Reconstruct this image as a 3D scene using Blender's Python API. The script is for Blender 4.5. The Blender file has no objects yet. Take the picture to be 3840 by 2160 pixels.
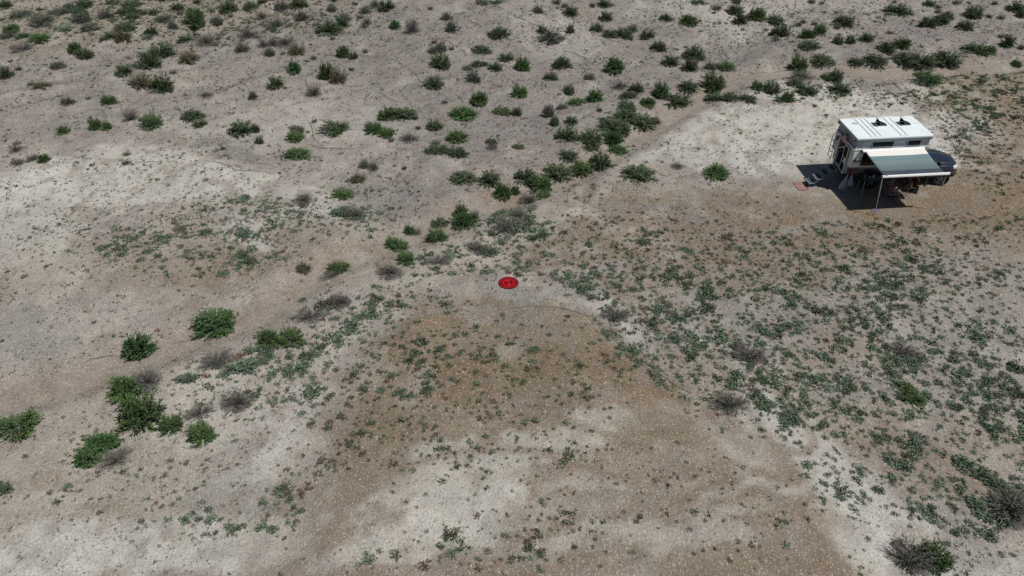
import bpy, bmesh, math, random
import numpy as np
from mathutils import Vector, Matrix
random.seed(7); rng = np.random.default_rng(7)
R = math.radians
sc = bpy.context.scene
col = sc.collection

# ------------------------------------------------------------------ camera
CAM_H = 19.4; PITCH = R(38.0); HFOV = R(66.0)
cd = bpy.data.cameras.new('camera'); cam = bpy.data.objects.new('camera', cd); col.objects.link(cam)
cam.location = (0, 0, CAM_H); cam.rotation_euler = (R(90) - PITCH, 0, 0)
cd.sensor_fit = 'HORIZONTAL'; cd.angle = HFOV; cd.clip_start = 0.5; cd.clip_end = 8000
sc.camera = cam
# ------------------------------------------------------------------ light
SUN = Vector((0.47, -0.19, 1.0)).normalized()
EXPO = -0.50
w = bpy.data.worlds.new('World'); sc.world = w; w.use_nodes = True
nt = w.node_tree; bg = nt.nodes['Background']
sky = nt.nodes.new('ShaderNodeTexSky'); sky.sky_type = 'NISHITA'; sky.sun_disc = False
sky.sun_elevation = math.asin(SUN.z); sky.sun_rotation = math.atan2(SUN.x, SUN.y)
nt.links.new(sky.outputs[0], bg.inputs[0]); bg.inputs[1].default_value = 0.05
sl = bpy.data.lights.new('sun', 'SUN'); sl.energy = 5.0; sl.angle = R(0.5); sl.color = (1.0, 0.965, 0.91)
so = bpy.data.objects.new('sun', sl); col.objects.link(so); so.location = (0, 0, 60)
so.rotation_euler = (-SUN).to_track_quat('-Z', 'Y').to_euler()
sc.view_settings.view_transform = 'Standard'; sc.view_settings.look = 'None'
sc.view_settings.exposure = EXPO; sc.view_settings.gamma = 1.0

# ------------------------------------------------------------------ helpers
FP = 1920 / math.tan(HFOV / 2)
fwv = np.array([0, math.cos(PITCH), -math.sin(PITCH)]); upv = np.array([0, math.sin(PITCH), math.cos(PITCH)])
def unproj(x, y, z=0.0):
    r = fwv * FP + np.array([1.0, 0, 0]) * (x - 1920) + upv * (1080 - y)
    t = (z - CAM_H) / r[2]
    return np.array([0, 0, CAM_H]) + r * t
def proj(X, Y, Z=0.0):
    X = np.asarray(X, float); Y = np.asarray(Y, float); D = Z - CAM_H
    zz = np.maximum(Y * fwv[1] + D * fwv[2], 0.5)
    return 1920 + FP * X / zz, 1080 - FP * (Y * upv[1] + D * upv[2]) / zz, zz
def lattice(ix, iy, s):
    h = (ix.astype(np.int64) * 374761393 + iy.astype(np.int64) * 668265263 + s * 974634777) & 0xffffffff
    h = ((h ^ (h >> 13)) * 1274126177) & 0xffffffff
    h = h ^ (h >> 16)
    return (h & 0xffff) / 65535.0
def vnoise(x, y, s=0):
    x = np.asarray(x, float); y = np.asarray(y, float)
    ix = np.floor(x); iy = np.floor(y); fx = x - ix; fy = y - iy
    fx = fx * fx * (3 - 2 * fx); fy = fy * fy * (3 - 2 * fy)
    a = lattice(ix, iy, s); b = lattice(ix + 1, iy, s); c = lattice(ix, iy + 1, s); d = lattice(ix + 1, iy + 1, s)
    return a + (b - a) * fx + (c - a) * fy + (a - b - c + d) * fx * fy
def fbm(x, y, s=0, o=4):
    t = 0; a = 0.5; n = 0
    for k in range(o):
        t = t + a * vnoise(x * 2 ** k + 17.3 * k, y * 2 ** k - 9.1 * k, s + k); n += a; a *= 0.55
    return t / n
def sstep(a, b, x):
    t = np.clip((np.asarray(x, float) - a) / (b - a), 0, 1); return t * t * (3 - 2 * t)
def seg_dist(x, y, pts):
    best = np.full(np.shape(x), 1e9)
    for (ax, ay), (bx, by) in zip(pts[:-1], pts[1:]):
        dx, dy = bx - ax, by - ay; L = dx * dx + dy * dy + 1e-9
        t = np.clip(((x - ax) * dx + (y - ay) * dy) / L, 0, 1)
        best = np.minimum(best, np.hypot(x - ax - t * dx, y - ay - t * dy))
    return best
def inpoly(x, y, pts):
    ins = np.zeros(np.shape(x), bool); n = len(pts); j = n - 1
    for i in range(n):
        xi, yi = pts[i]; xj, yj = pts[j]
        c = ((yi > y) != (yj > y)) & (x < (xj - xi) * (y - yi) / (yj - yi + 1e-12) + xi)
        ins ^= c; j = i
    return ins
K = 3840 / 2576.0
def wpts(px): return [tuple(unproj(a * K, b * K)[:2]) for a, b in px]

# ------------------------------------------------------------------ terrain shape
TRK = np.array([20.376, 33.716]); TH = R(5.4)
DOME = wpts([(1200, 735), (1400, 765), (1520, 830), (1700, 965), (1850, 1060), (2050, 1185), (2200, 1310), (2330, 1449), (2500, 1700), (500, 1700), (600, 1300), (760, 1060), (880, 870), (1040, 750)])
WASH = wpts([(-300, 1085), (0, 985), (220, 925), (420, 860), (640, 790), (740, 715), (860, 650), (960, 610), (1090, 565), (1200, 510), (1320, 480), (1440, 430), (1580, 350), (1640, 300), (1720, 255), (1850, 205), (2000, 180), (2200, 178), (2400, 168), (2700, 158)])
VALLEY = wpts([(1450, 520), (1420, 700), (1560, 800), (1760, 930), (1920, 1050), (2130, 1170), (2300, 1330), (2420, 1500)])
PADC = unproj(1907, 1062)
def height(x, y):
    x = np.asarray(x, float); y = np.asarray(y, float)
    flat = sstep(4.5, 9.5, np.hypot((x - TRK[0] + 2.5) * .8, y - TRK[1] + .5))
    h = (fbm(x / 9, y / 9, 3, 3) - .5) * .8 + (fbm(x / 2.2, y / 2.2, 8, 3) - .5) * .20 + (fbm(x / .7, y / .7, 12, 2) - .5) * .05
    d = seg_dist(x, y, DOME + DOME[:1]); ins = inpoly(x, y, DOME)
    h = h + np.where(ins, sstep(0, 3.2, d), 0) * (.22 + .28 * sstep(-1, 3, x))
    h = h - .28 * (1 - sstep(.35, 1.5, seg_dist(x, y, WASH)))
    gx = x * .80 + y * .60; gy = -x * .60 + y * .80
    h = h + (.5 - np.abs(fbm(gy / 3.6, gx / 15, 61, 3) - .5) * 3.0) * .42 * sstep(34, 42, y) + sstep(48, 75, y) * 1.2
    near = 1 - sstep(70, 140, np.hypot(x, y - 35))
    padf = sstep(.6, 1.6, np.hypot(x - PADC[0], y - PADC[1]))
    return h * flat * near * padf
def ground(px, py, dz=0.0):
    P = unproj(px, py)
    for _ in range(6):
        P = unproj(px, py, float(height(P[0], P[1])) + dz)
    return P

# ------------------------------------------------------------------ materials
def pmat(name, c, rough=.7, metal=0.0, noise=0.0, nscale=8.0, coat=0.0, rnd=0.0, bump=0.0, spec=.5):
    m = bpy.data.materials.new(name); m.use_nodes = True; t = m.node_tree; b = t.nodes['Principled BSDF']
    b.inputs['Roughness'].default_value = rough; b.inputs['Metallic'].default_value = metal
    b.inputs['Coat Weight'].default_value = coat; b.inputs['Specular IOR Level'].default_value = spec
    b.inputs['Base Color'].default_value = (*c, 1)
    if noise or rnd or bump:
        tc = t.nodes.new('ShaderNodeTexCoord'); nz = t.nodes.new('ShaderNodeTexNoise')
        nz.inputs['Scale'].default_value = nscale; nz.inputs['Detail'].default_value = 4
        t.links.new(tc.outputs['Object'], nz.inputs['Vector'])
        mr = t.nodes.new('ShaderNodeMapRange'); mr.inputs[1].default_value = .3; mr.inputs[2].default_value = .7
        mr.inputs[3].default_value = 1 - noise; mr.inputs[4].default_value = 1 + noise
        t.links.new(nz.outputs[0], mr.inputs[0]); fac = mr.outputs[0]
        hs = t.nodes.new('ShaderNodeHueSaturation'); hs.inputs['Color'].default_value = (*c, 1)
        if rnd:
            oi = t.nodes.new('ShaderNodeObjectInfo'); m2 = t.nodes.new('ShaderNodeMapRange')
            m2.inputs[3].default_value = 1 - rnd; m2.inputs[4].default_value = 1 + rnd
            t.links.new(oi.outputs['Random'], m2.inputs[0])
            mm = t.nodes.new('ShaderNodeMath'); mm.operation = 'MULTIPLY'
            t.links.new(fac, mm.inputs[0]); t.links.new(m2.outputs[0], mm.inputs[1]); fac = mm.outputs[0]
            m3 = t.nodes.new('ShaderNodeMapRange'); m3.inputs[3].default_value = .485; m3.inputs[4].default_value = .515
            ml = t.nodes.new('ShaderNodeMath'); ml.operation = 'FRACT'
            mk = t.nodes.new('ShaderNodeMath'); mk.operation = 'MULTIPLY'; mk.inputs[1].default_value = 7.31
            t.links.new(oi.outputs['Random'], mk.inputs[0]); t.links.new(mk.outputs[0], ml.inputs[0])
            t.links.new(ml.outputs[0], m3.inputs[0]); t.links.new(m3.outputs[0], hs.inputs['Hue'])
        t.links.new(fac, hs.inputs['Value']); t.links.new(hs.outputs[0], b.inputs['Base Color'])
        if bump:
            bp = t.nodes.new('ShaderNodeBump'); bp.inputs['Strength'].default_value = bump; bp.inputs['Distance'].default_value = .02
            t.links.new(nz.outputs[0], bp.inputs['Height']); t.links.new(bp.outputs[0], b.inputs['Normal'])
    return m
M = {}
def defm(k, *a, **kw): M[k] = pmat(k, *a, **kw)
defm('leaf_green', (.088, .150, .055), .75, noise=.35, nscale=5, rnd=.22, spec=.2)
defm('leaf_dark', (.082, .118, .060), .75, noise=.35, nscale=5, rnd=.25, spec=.2)
defm('leaf_sage', (.135, .152, .122), .8, noise=.3, nscale=5, rnd=.22, spec=.2)
defm('leaf_olive', (.150, .142, .085), .8, noise=.3, nscale=5, rnd=.2, spec=.2)
defm('leaf_blue', (.148, .200, .138), .8, noise=.3, nscale=6, rnd=.25, spec=.2)
defm('leaf_deep', (.085, .122, .068), .8, noise=.3, nscale=6, rnd=.25, spec=.2)
defm('leaf_rust', (.150, .100, .075), .85, noise=.3, nscale=6, rnd=.25, spec=.2)
defm('twig', (.185, .170, .158), .85, noise=.3, nscale=6, rnd=.15, spec=.2)
defm('stem', (.11, .09, .075), .9, noise=.3, nscale=6, spec=.2)
defm('white_panel', (.80, .83, .83), .45, noise=.04, nscale=3)
defm('roof_white', (.78, .86, .88), .5, noise=.05, nscale=2.2)
defm('trim_grey', (.30, .36, .39), .5, noise=.1)
defm('aluminium', (.62, .66, .68), .35, metal=.35)
defm('bar_white', (.88, .90, .90), .35)
defm('vinyl', (.33, .36, .41), .75, noise=.12, nscale=5, bump=.5)
defm('mesh_dark', (.014, .013, .017), .9, spec=.1)
defm('black_paint', (.012, .012, .014), .4)
defm('dark_frame', (.05, .055, .06), .5)
defm('navy', (.013, .020, .040), .28, coat=.7, noise=.1, nscale=2)
defm('bumper', (.022, .026, .034), .5)
defm('rubber', (.022, .022, .024), .85, noise=.2, nscale=20)
defm('rim', (.20, .20, .21), .4, metal=.7)
defm('glass', (.02, .03, .035), .06, coat=.5)
defm('lens', (.72, .76, .78), .12, coat=.6)
defm('amber', (.75, .16, .03), .3)
defm('tail_red', (.20, .012, .010), .3)
defm('cream', (.80, .79, .73), .8, noise=.03)
defm('teal', (.155, .235, .255), .8, noise=.05)
defm('mint', (.21, .295, .29), .8, noise=.05)
defm('stripe_dark', (.035, .055, .075), .8)
defm('slate', (.045, .062, .085), .8, noise=.08)
defm('interior', (.05, .04, .035), .8)
defm('wood', (.09, .06, .04), .7, noise=.2)
defm('flag_red', (.40, .05, .07), .8); defm('flag_white', (.62, .60, .62), .8); defm('flag_blue', (.03, .04, .10), .8)
defm('bag', (.30, .33, .42), .35, noise=.25, nscale=14, bump=.6)
defm('table_top', (.16, .15, .22), .5)
defm('pad_red', (.44, .006, .014), .85, spec=.15, noise=.08, nscale=4)
defm('pad_black', (.012, .010, .011), .95, spec=.1)
defm('rug_pink', (.36, .22, .20), .9, noise=.12, nscale=9); defm('rug_red', (.17, .05, .05), .9)
defm('step_metal', (.20, .25, .26), .5); defm('tread', (.05, .065, .075), .8)
defm('skin', (.24, .13, .09), .6); defm('shirt_pink', (.22, .09, .11), .9); defm('brown_cloth', (.09, .045, .032), .9)
defm('shorts', (.10, .11, .14), .9); defm('hair', (.10, .09, .085), .9); defm('chair_cloth', (.05, .05, .08), .9)
defm('purple', (.16, .13, .42), .6); defm('decal', (.33, .32, .34), .6); defm('seam', (.22, .26, .28), .6)
defm('jar', (.35, .30, .10), .4); defm('paper', (.6, .6, .62), .7)

class MB:
    def __init__(s): s.v = []; s.f = []; s.m = []
    def add(s, vs, fs, mi=0):
        b = len(s.v); s.v += [tuple(map(float, p)) for p in vs]; s.f += [tuple(i + b for i in f) for f in fs]; s.m += [mi] * len(fs)
    def box(s, a, b, mi=0, rz=0, piv=None):
        x0, y0, z0 = a; x1, y1, z1 = b
        P = [(x, y, z) for z in (z0, z1) for x, y in ((x0, y0), (x1, y0), (x1, y1), (x0, y1))]
        if rz:
            px, py = piv if piv else ((x0 + x1) / 2, (y0 + y1) / 2); c, q = math.cos(rz), math.sin(rz)
            P = [(px + (x - px) * c - (y - py) * q, py + (x - px) * q + (y - py) * c, z) for x, y, z in P]
        s.add(P, [(3, 2, 1, 0), (4, 5, 6, 7), (0, 1, 5, 4), (1, 2, 6, 5), (2, 3, 7, 6), (3, 0, 4, 7)], mi)
    def tube(s, pts, r, n=6, mi=0, cap=True):
        pts = [Vector(p) for p in pts]; rs = r if isinstance(r, (list, tuple)) else [r] * len(pts); vs = []; fs = []
        for i, p in enumerate(pts):
            d = (pts[min(i + 1, len(pts) - 1)] - pts[max(i - 1, 0)]).normalized()
            a = d.orthogonal().normalized(); b = d.cross(a)
            if i and vs:
                prev = Vector(vs[(i - 1) * n]) - pts[i - 1]; prev = prev - d * prev.dot(d)
                if prev.length > 1e-6: a = prev.normalized(); b = d.cross(a)
            for k in range(n):
                t = 2 * math.pi * k / n; vs.append(p + (a * math.cos(t) + b * math.sin(t)) * rs[i])
        for i in range(len(pts) - 1):
            for k in range(n):
                fs.append((i * n + k, i * n + (k + 1) % n, (i + 1) * n + (k + 1) % n, (i + 1) * n + k))
        if cap: fs += [tuple(range(n))[::-1], tuple(range((len(pts) - 1) * n, len(pts) * n))]
        s.add(vs, fs, mi)
    def prism(s, poly, y0, y1, mi=0):       # polygon in x,z pushed along y
        n = len(poly); vs = [(x, y0, z) for x, z in poly] + [(x, y1, z) for x, z in poly]
        s.add(vs, [tuple(range(n)), tuple(range(2 * n - 1, n - 1, -1))] + [(i, i + n, (i + 1) % n + n, (i + 1) % n) for i in range(n)], mi)
    def loft(s, secs, mi=0, cap=True):
        n = len(secs[0]); vs = [p for q in secs for p in q]
        fs = [(i * n + k, i * n + (k + 1) % n, (i + 1) * n + (k + 1) % n, (i + 1) * n + k) for i in range(len(secs) - 1) for k in range(n)]
        if cap: fs += [tuple(range(n))[::-1], tuple(range((len(secs) - 1) * n, len(secs) * n))]
        s.add(vs, fs, mi)
    def ell(s, c, r, nu=14, nv=8, mi=0, zmin=-1):
        secs = []
        for j in range(nv + 1):
            t = math.asin(max(zmin, -.999)) + (math.pi / 2 * .999 - math.asin(max(zmin, -.999))) * j / nv
            secs.append([(c[0] + r[0] * math.cos(t) * math.cos(u), c[1] + r[1] * math.cos(t) * math.sin(u), c[2] + r[2] * math.sin(t)) for u in [2 * math.pi * k / nu for k in range(nu)]])
        s.loft(secs, mi)
    def build(s, name, mats, parent=None, smooth=False, bevel=0, fix=True):
        me = bpy.data.meshes.new(name); me.from_pydata(s.v, [], s.f); me.update()
        for k in (mats if isinstance(mats, (list, tuple)) else [mats]): me.materials.append(M[k])
        me.polygons.foreach_set('material_index', s.m)
        if smooth: me.polygons.foreach_set('use_smooth', [True] * len(s.f))
        if fix:
            bm = bmesh.new(); bm.from_mesh(me); bmesh.ops.recalc_face_normals(bm, faces=bm.faces); bm.to_mesh(me); bm.free()
        o = bpy.data.objects.new(name, me); col.objects.link(o)
        if parent: o.parent = parent
        if bevel:
            b = o.modifiers.new('bevel', 'BEVEL'); b.width = bevel; b.segments = 2; b.limit_method = 'ANGLE'
        return o
def tag(o, label=None, cat=None, group=None, kind=None):
    if label: o['label'] = label
    if cat: o['category'] = cat
    if group: o['group'] = group
    if kind: o['kind'] = kind
    return o
def empty(name, loc, rz=0):
    o = bpy.data.objects.new(name, None); o.empty_display_size = .2; col.objects.link(o); o.location = loc; o.rotation_euler = (0, 0, rz); return o

# ------------------------------------------------------------------ ground sheet
def axis(a, b, st, lim):
    core = list(np.arange(a, b, st)); s = st; lo = [core[0]]; hi = [core[-1]]
    while lo[-1] > -lim: s *= 1.35; lo.append(lo[-1] - s)
    s = st
    while hi[-1] < lim: s *= 1.35; hi.append(hi[-1] + s)
    return np.array(lo[:0:-1] + core + hi[1:])
xs = axis(-43, 43, .15, 3000)
ycore = [8.0]
while ycore[-1] < 68: ycore.append(ycore[-1] + .11 + .0032 * (ycore[-1] - 8))
ys = list(ycore); s_ = .12
while ys[0] > -3000: s_ *= 1.4; ys.insert(0, ys[0] - s_)
s_ = .3
while ys[-1] < 3500: s_ *= 1.4; ys.append(ys[-1] + s_)
ys = np.array(ys)
GX, GY = np.meshgrid(xs, ys); nx, ny = len(xs), len(ys)
GZ = height(GX, GY)
PAL = dict(beige=(.312, .283, .252), mauve=(.212, .192, .184), pale=(.49, .472, .425), white=(.60, .60, .57), brown=(.190, .142, .092), sand=(.275, .235, .198),
           olive=(.23, .20, .13), gravel=(.275, .262, .243), dusk=(.222, .190, .158), rust=(.212, .162, .112), cream=(.36, .328, .278))
BL = [  # centre x, y, radii, tilt, colour, strength: patches of ground colour, the first darkening the whole far slope
 (1288, 120, 1900, 330, 0, 'mauve', .62), (350, 50, 620, 80, -3, 'olive', .45), (1000, 60, 300, 60, 0, 'mauve', .35), (2050, 20, 300, 25, 0, 'pale', .35),
 (1830, 60, 260, 45, 8, 'pale', .45), (1400, 90, 140, 45, 20, 'pale', .35),
 (1180, 270, 340, 110, 12, 'mauve', .55), (1350, 340, 170, 60, 5, 'mauve', .8), (1060, 505, 210, 65, 6, 'mauve', .85), (1200, 460, 180, 45, 10, 'mauve', .7),
 (1830, 130, 260, 60, 5, 'mauve', .55), (2230, 110, 330, 65, 0, 'mauve', .65), (1500, 200, 260, 55, 10, 'mauve', .45), (1480, 270, 120, 60, 40, 'mauve', .5),
 (780, 120, 330, 55, 5, 'mauve', .35), (700, 250, 300, 70, 5, 'beige', .6), (560, 385, 120, 22, 5, 'mauve', .55), (720, 410, 200, 22, 8, 'mauve', .4),
 (820, 320, 200, 50, 8, 'pale', .35), (560, 330, 220, 40, 5, 'pale', .35),
 (170, 480, 380, 85, 3, 'pale', 1), (120, 450, 200, 40, 0, 'white', .45), (430, 430, 300, 40, 4, 'pale', .8), (760, 500, 120, 30, 10, 'pale', .6), (60, 600, 180, 100, 0, 'pale', .7),
 (430, 700, 330, 90, -6, 'brown', .45), (700, 660, 220, 45, -12, 'rust', .5), (640, 600, 60, 22, 0, 'pale', .6), (820, 590, 110, 30, 5, 'rust', .45), (610, 555, 80, 25, 0, 'pale', .6),
 (900, 640, 110, 30, -20, 'rust', .5), (150, 700, 170, 60, 0, 'cream', .4), (80, 860, 200, 90, 0, 'gravel', .8), (250, 800, 220, 60, -12, 'beige', .6), (600, 800, 260, 50, -12, 'beige', .6),
 (250, 1090, 380, 130, -15, 'cream', .8), (520, 1010, 180, 90, -20, 'pale', .5), (200, 1280, 420, 110, -12, 'cream', .6), (300, 1410, 520, 80, -10, 'white', .45), (500, 1390, 280, 60, -15, 'pale', .9),
 (100, 1430, 220, 90, 0, 'white', .3), (620, 1200, 140, 100, -30, 'gravel', .6), (700, 1130, 110, 70, -35, 'pale', .8),
 (1500, 560, 150, 90, -30, 'cream', .4), (1330, 480, 140, 40, -25, 'sand', .8), (1250, 600, 200, 90, -20, 'cream', .55), (1080, 690, 200, 70, -25, 'cream', .5), (900, 830, 180, 40, -30, 'cream', .5),
 (1960, 350, 400, 90, 6, 'pale', 1), (1780, 400, 220, 45, 0, 'white', .5), (2060, 245, 200, 34, 8, 'white', .95), (2200, 300, 220, 60, 5, 'pale', 1), (2340, 400, 180, 60, 20, 'white', .55), (1850, 290, 120, 30, 0, 'pale', .7),
 (1950, 225, 260, 22, 5, 'beige', .6), (2470, 225, 190, 65, 8, 'olive', .85), (2540, 320, 70, 100, 0, 'rust', .8), (2330, 220, 110, 16, 5, 'pale', .7), (2480, 320, 70, 40, 20, 'pale', .5),
 (2150, 545, 640, 85, -4, 'brown', 1.0), (2470, 470, 170, 90, 0, 'brown', .9), (1720, 510, 340, 60, 2, 'brown', .7), (1690, 600, 340, 80, -8, 'brown', .85), (1900, 480, 260, 30, 0, 'cream', .4),
 (1630, 515, 170, 17, 8, 'mauve', .9), (1760, 545, 110, 12, 10, 'mauve', .7), (1960, 600, 260, 22, -14, 'gravel', .75), (2300, 640, 420, 50, -5, 'brown', .6),
 (2050, 900, 900, 480, 15, 'dusk', .55), (2100, 770, 560, 130, 8, 'gravel', .45), (2480, 820, 240, 200, 0, 'gravel', .45), (1900, 700, 200, 40, -10, 'brown', .5), (1700, 690, 160, 40, -15, 'brown', .55), (1960, 640, 200, 25, -14, 'brown', .6),
 (1950, 930, 170, 80, 15, 'pale', .35), (2150, 900, 200, 40, 10, 'rust', .35), (1850, 830, 200, 60, 25, 'gravel', .6), (2350, 1000, 260, 60, 8, 'gravel', .4), (2300, 1180, 300, 60, 15, 'rust', .45), (2450, 1080, 150, 50, 0, 'cream', .4),
 (1600, 760, 200, 60, 30, 'gravel', .6), (1500, 860, 80, 30, 40, 'brown', .3), (2450, 1370, 200, 100, 30, 'gravel', .6), (2560, 1430, 160, 60, 0, 'pale', .6), (1450, 640, 150, 60, -10, 'rust', .3)]
DOMEB = [(1450, 1150, 1300, 700, 0, 'brown', .62), (1300, 900, 640, 270, 0, 'brown', .95), (1100, 850, 260, 110, -30, 'brown', .6), (1300, 860, 260, 55, 5, 'cream', .22), (1350, 1060, 500, 60, 5, 'cream', .22), (1300, 1120, 500, 70, 5, 'brown', .35), (1450, 1150, 500, 45, 6, 'cream', .25),
 (1150, 1270, 270, 110, -30, 'pale', .8), (1100, 1180, 160, 70, -30, 'pale', .6), (1060, 1370, 300, 80, -15, 'pale', .75), (1400, 1310, 200, 45, -8, 'cream', .55), (1560, 1400, 330, 35, -5, 'pale', .5), (1500, 1235, 260, 26, -8, 'pale', .45), (1750, 1330, 200, 28, -10, 'pale', .5), (1900, 1250, 260, 26, -8, 'pale', .6),
 (2190, 1350, 180, 100, 35, 'pale', .7), (1830, 1180, 260, 45, 15, 'brown', .45), (1950, 1310, 260, 40, 10, 'brown', .35), (1700, 1440, 300, 40, 0, 'brown', .3), (1350, 950, 260, 80, 0, 'brown', .3), (1850, 1120, 150, 45, 35, 'cream', .6), (1480, 1130, 160, 25, -8, 'pale', .5), (900, 1180, 150, 70, -50, 'brown', .35)]
RIM = [(1880, 1035), (1960, 1070), (2080, 1170), (2200, 1290), (2290, 1400), (2340, 1470)]
RIM2 = [(1480, 765), (1560, 800), (1600, 850)]
RIM3 = [(620, 1190), (700, 1090), (790, 960), (860, 870), (960, 790)]
RUTS = [[(2330, 1060), (2438, 1143), (2554, 1203), (2700, 1290), (2790, 1400), (2850, 1500), (2960, 1640)], [(2000, 960), (2400, 905), (2800, 860), (3150, 835), (3500, 800), (3840, 720)], [(3300, 640), (3560, 700), (3700, 660), (3840, 560)], [(1500, 1700), (1750, 1640), (2050, 1660), (2400, 1800)]]
PADG = (1340, 742, 150, 34, 6)
def soil(X, Y):
    u, v, zz = proj(X, Y); u = u / K; v = v / K
    wx = (fbm(X / 2.5, Y / 2.5, 21, 4) - .5); wy = (fbm(X / 2.5, Y / 2.5, 33, 4) - .5)
    wob = FP / zz / K
    uu = u + wx * 3.4 * wob; vv = v + wy * 2.2 * wob
    c = np.empty(X.shape + (3,)); c[:] = PAL['beige']
    fine = fbm(X * 1.3, Y * 1.3, 55, 4)
    mid = fbm(X / .45, Y / .6, 171, 3)
    def lay(t, name):
        t = t[..., None]; c[:] = c * (1 - t) + np.array(PAL[name]) * t
    def blob(b, mask=None):
        cx, cy, rx, ry, an, nm, st = b; a = R(an); dx = uu - cx; dy = vv - cy
        r = np.hypot((dx * math.cos(a) + dy * math.sin(a)) / rx, (-dx * math.sin(a) + dy * math.cos(a)) / ry)
        t = (1 - sstep(.60, 1.18, r + (fine - .5) * 1.2 + (mid - .5) * .5)) * st
        if mask is not None: t = t * mask
        lay(t, nm)
    for b in BL: blob(b)
    dd = seg_dist(X, Y, WASH); lay((1 - sstep(.5, 1.6, dd + (fine - .5) * 1.2)) * .9, 'sand')
    dm = seg_dist(X, Y, DOME + DOME[:1]); dm = np.where(inpoly(X, Y, DOME), dm, -dm); left = sstep(2.0, -6.0, X); mask = sstep(-.25 - 1.2 * left, .45 + 2.2 * left, dm + (fine - .5) * (1.2 + 3.5 * left))
    for b in DOMEB: blob(b, mask)
    for pl, wd, st in ((RIM, 1.0, .55), (RIM2, .5, .5), (RIM3, .6, .22)):
        d = seg_dist(X, Y, wpts(pl)); lay((1 - sstep(wd * .2, wd * 1.7, d + (fine - .5) * 2.2)) * st, 'white')
    blob(PADG + ('gravel', .85)); blob((1280, 800, 200, 22, 4, 'gravel', .5))
    lay(sstep(.58, .8, fbm(X / .9, Y / .9, 71, 4)) * .45, 'rust'); lay(sstep(.56, .8, fbm(X / 1.6, Y / 1.6, 91, 4)) * .3, 'pale'); lay(sstep(.52, .72, fbm(X / .55, Y / .8, 131, 4)) * .35, 'mauve')
    for pl in RUTS:
        w_ = wpts([(a / K, q_ / K) for a, q_ in pl]); d = np.abs(seg_dist(X, Y, w_) - .72); lay((1 - sstep(.05, .26, d + (fine - .5) * .2)) * .6, 'rust')
    c *= (0.90 + .22 * fine[..., None])
    return c
SC = soil(GX, GY)
gv = np.stack([GX, GY, GZ], -1).reshape(-1, 3)
me = bpy.data.meshes.new('ground'); me.vertices.add(nx * ny); me.vertices.foreach_set('co', gv.astype(np.float32).ravel())
ii = np.arange((nx - 1) * (ny - 1)); r_, c_ = ii // (nx - 1), ii % (nx - 1); a_ = r_ * nx + c_
q = np.stack([a_, a_ + 1, a_ + nx + 1, a_ + nx], -1).astype(np.int32)
me.loops.add(q.size); me.loops.foreach_set('vertex_index', q.ravel()); me.polygons.add(len(q))
me.polygons.foreach_set('loop_start', (np.arange(len(q)) * 4).astype(np.int32)); me.polygons.foreach_set('loop_total', np.full(len(q), 4, np.int32))
me.polygons.foreach_set('use_smooth', np.ones(len(q), bool)); me.update(calc_edges=True)
at = me.color_attributes.new('soil', 'FLOAT_COLOR', 'POINT'); at.data.foreach_set('color', np.concatenate([SC.reshape(-1, 3), np.ones((nx * ny, 1))], 1).astype(np.float32).ravel())
gm = bpy.data.materials.new('soil'); gm.use_nodes = True; t = gm.node_tree; b = t.nodes['Principled BSDF']; N = t.nodes.new; Lk = t.links.new
b.inputs['Roughness'].default_value = .95; b.inputs['Specular IOR Level'].default_value = .15
va = N('ShaderNodeVertexColor'); va.layer_name = 'soil'; tc = N('ShaderNodeTexCoord')
def tex(kind, scale, **kw):
    n = N(kind); n.inputs['Scale'].default_value = scale; Lk(tc.outputs['Object'], n.inputs['Vector'])
    for k_, v_ in kw.items():
        if k_ in n.inputs: n.inputs[k_].default_value = v_
        else: setattr(n, k_, v_)
    return n
def mapr(src, a, b_, c, d):
    n = N('ShaderNodeMapRange'); n.inputs[1].default_value = a; n.inputs[2].default_value = b_; n.inputs[3].default_value = c; n.inputs[4].default_value = d; Lk(src, n.inputs[0]); return n.outputs[0]
def mul(a, b_):
    n = N('ShaderNodeMath'); n.operation = 'MULTIPLY'; Lk(a, n.inputs[0]); Lk(b_, n.inputs[1]); return n.outputs[0]
n1 = tex('ShaderNodeTexNoise', 11.0, Detail=6.0, Roughness=.75); n2 = tex('ShaderNodeTexNoise', 1.6, Detail=5.0, Roughness=.65)
v1 = tex('ShaderNodeTexVoronoi', 18.0); v2 = tex('ShaderNodeTexVoronoi', 30.0)
sep = N('ShaderNodeSeparateColor'); Lk(v1.outputs['Color'], sep.inputs[0])
sep2 = N('ShaderNodeSeparateColor'); Lk(v2.outputs['Color'], sep2.inputs[0])
ck = tex('ShaderNodeTexVoronoi', 1.9, feature='DISTANCE_TO_EDGE'); wn = tex('ShaderNodeTexNoise', 3.0, Detail=4.0)
ad = N('ShaderNodeVectorMath'); ad.operation = 'MULTIPLY_ADD'; ad.inputs[1].default_value = (.5, .5, .5); Lk(wn.outputs['Color'], ad.inputs[0]); Lk(tc.outputs['Object'], ad.inputs[2]); Lk(ad.outputs[0], ck.inputs['Vector'])
val = mul(mapr(n1.outputs[0], .3, .7, .82, 1.18), mapr(n2.outputs[0], .3, .7, .88, 1.12))
val = mul(val, mapr(sep.outputs[0], 0, 1, .90, 1.10))
crk = mul(mapr(ck.outputs['Distance'], 0, .022, .78, 1), mapr(n2.outputs[0], .5, .56, 1, 1))
val = mul(val, crk)
hs = N('ShaderNodeVectorMath'); hs.operation = 'SCALE'; Lk(va.outputs[0], hs.inputs[0]); Lk(val, hs.inputs['Scale'])
mx = N('ShaderNodeMix'); mx.data_type = 'RGBA'; Lk(mapr(sep2.outputs[1], .88, .95, 0, .45), mx.inputs[0]); Lk(hs.outputs[0], mx.inputs[6]); mx.inputs[7].default_value = (.64, .62, .56, 1)
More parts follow.
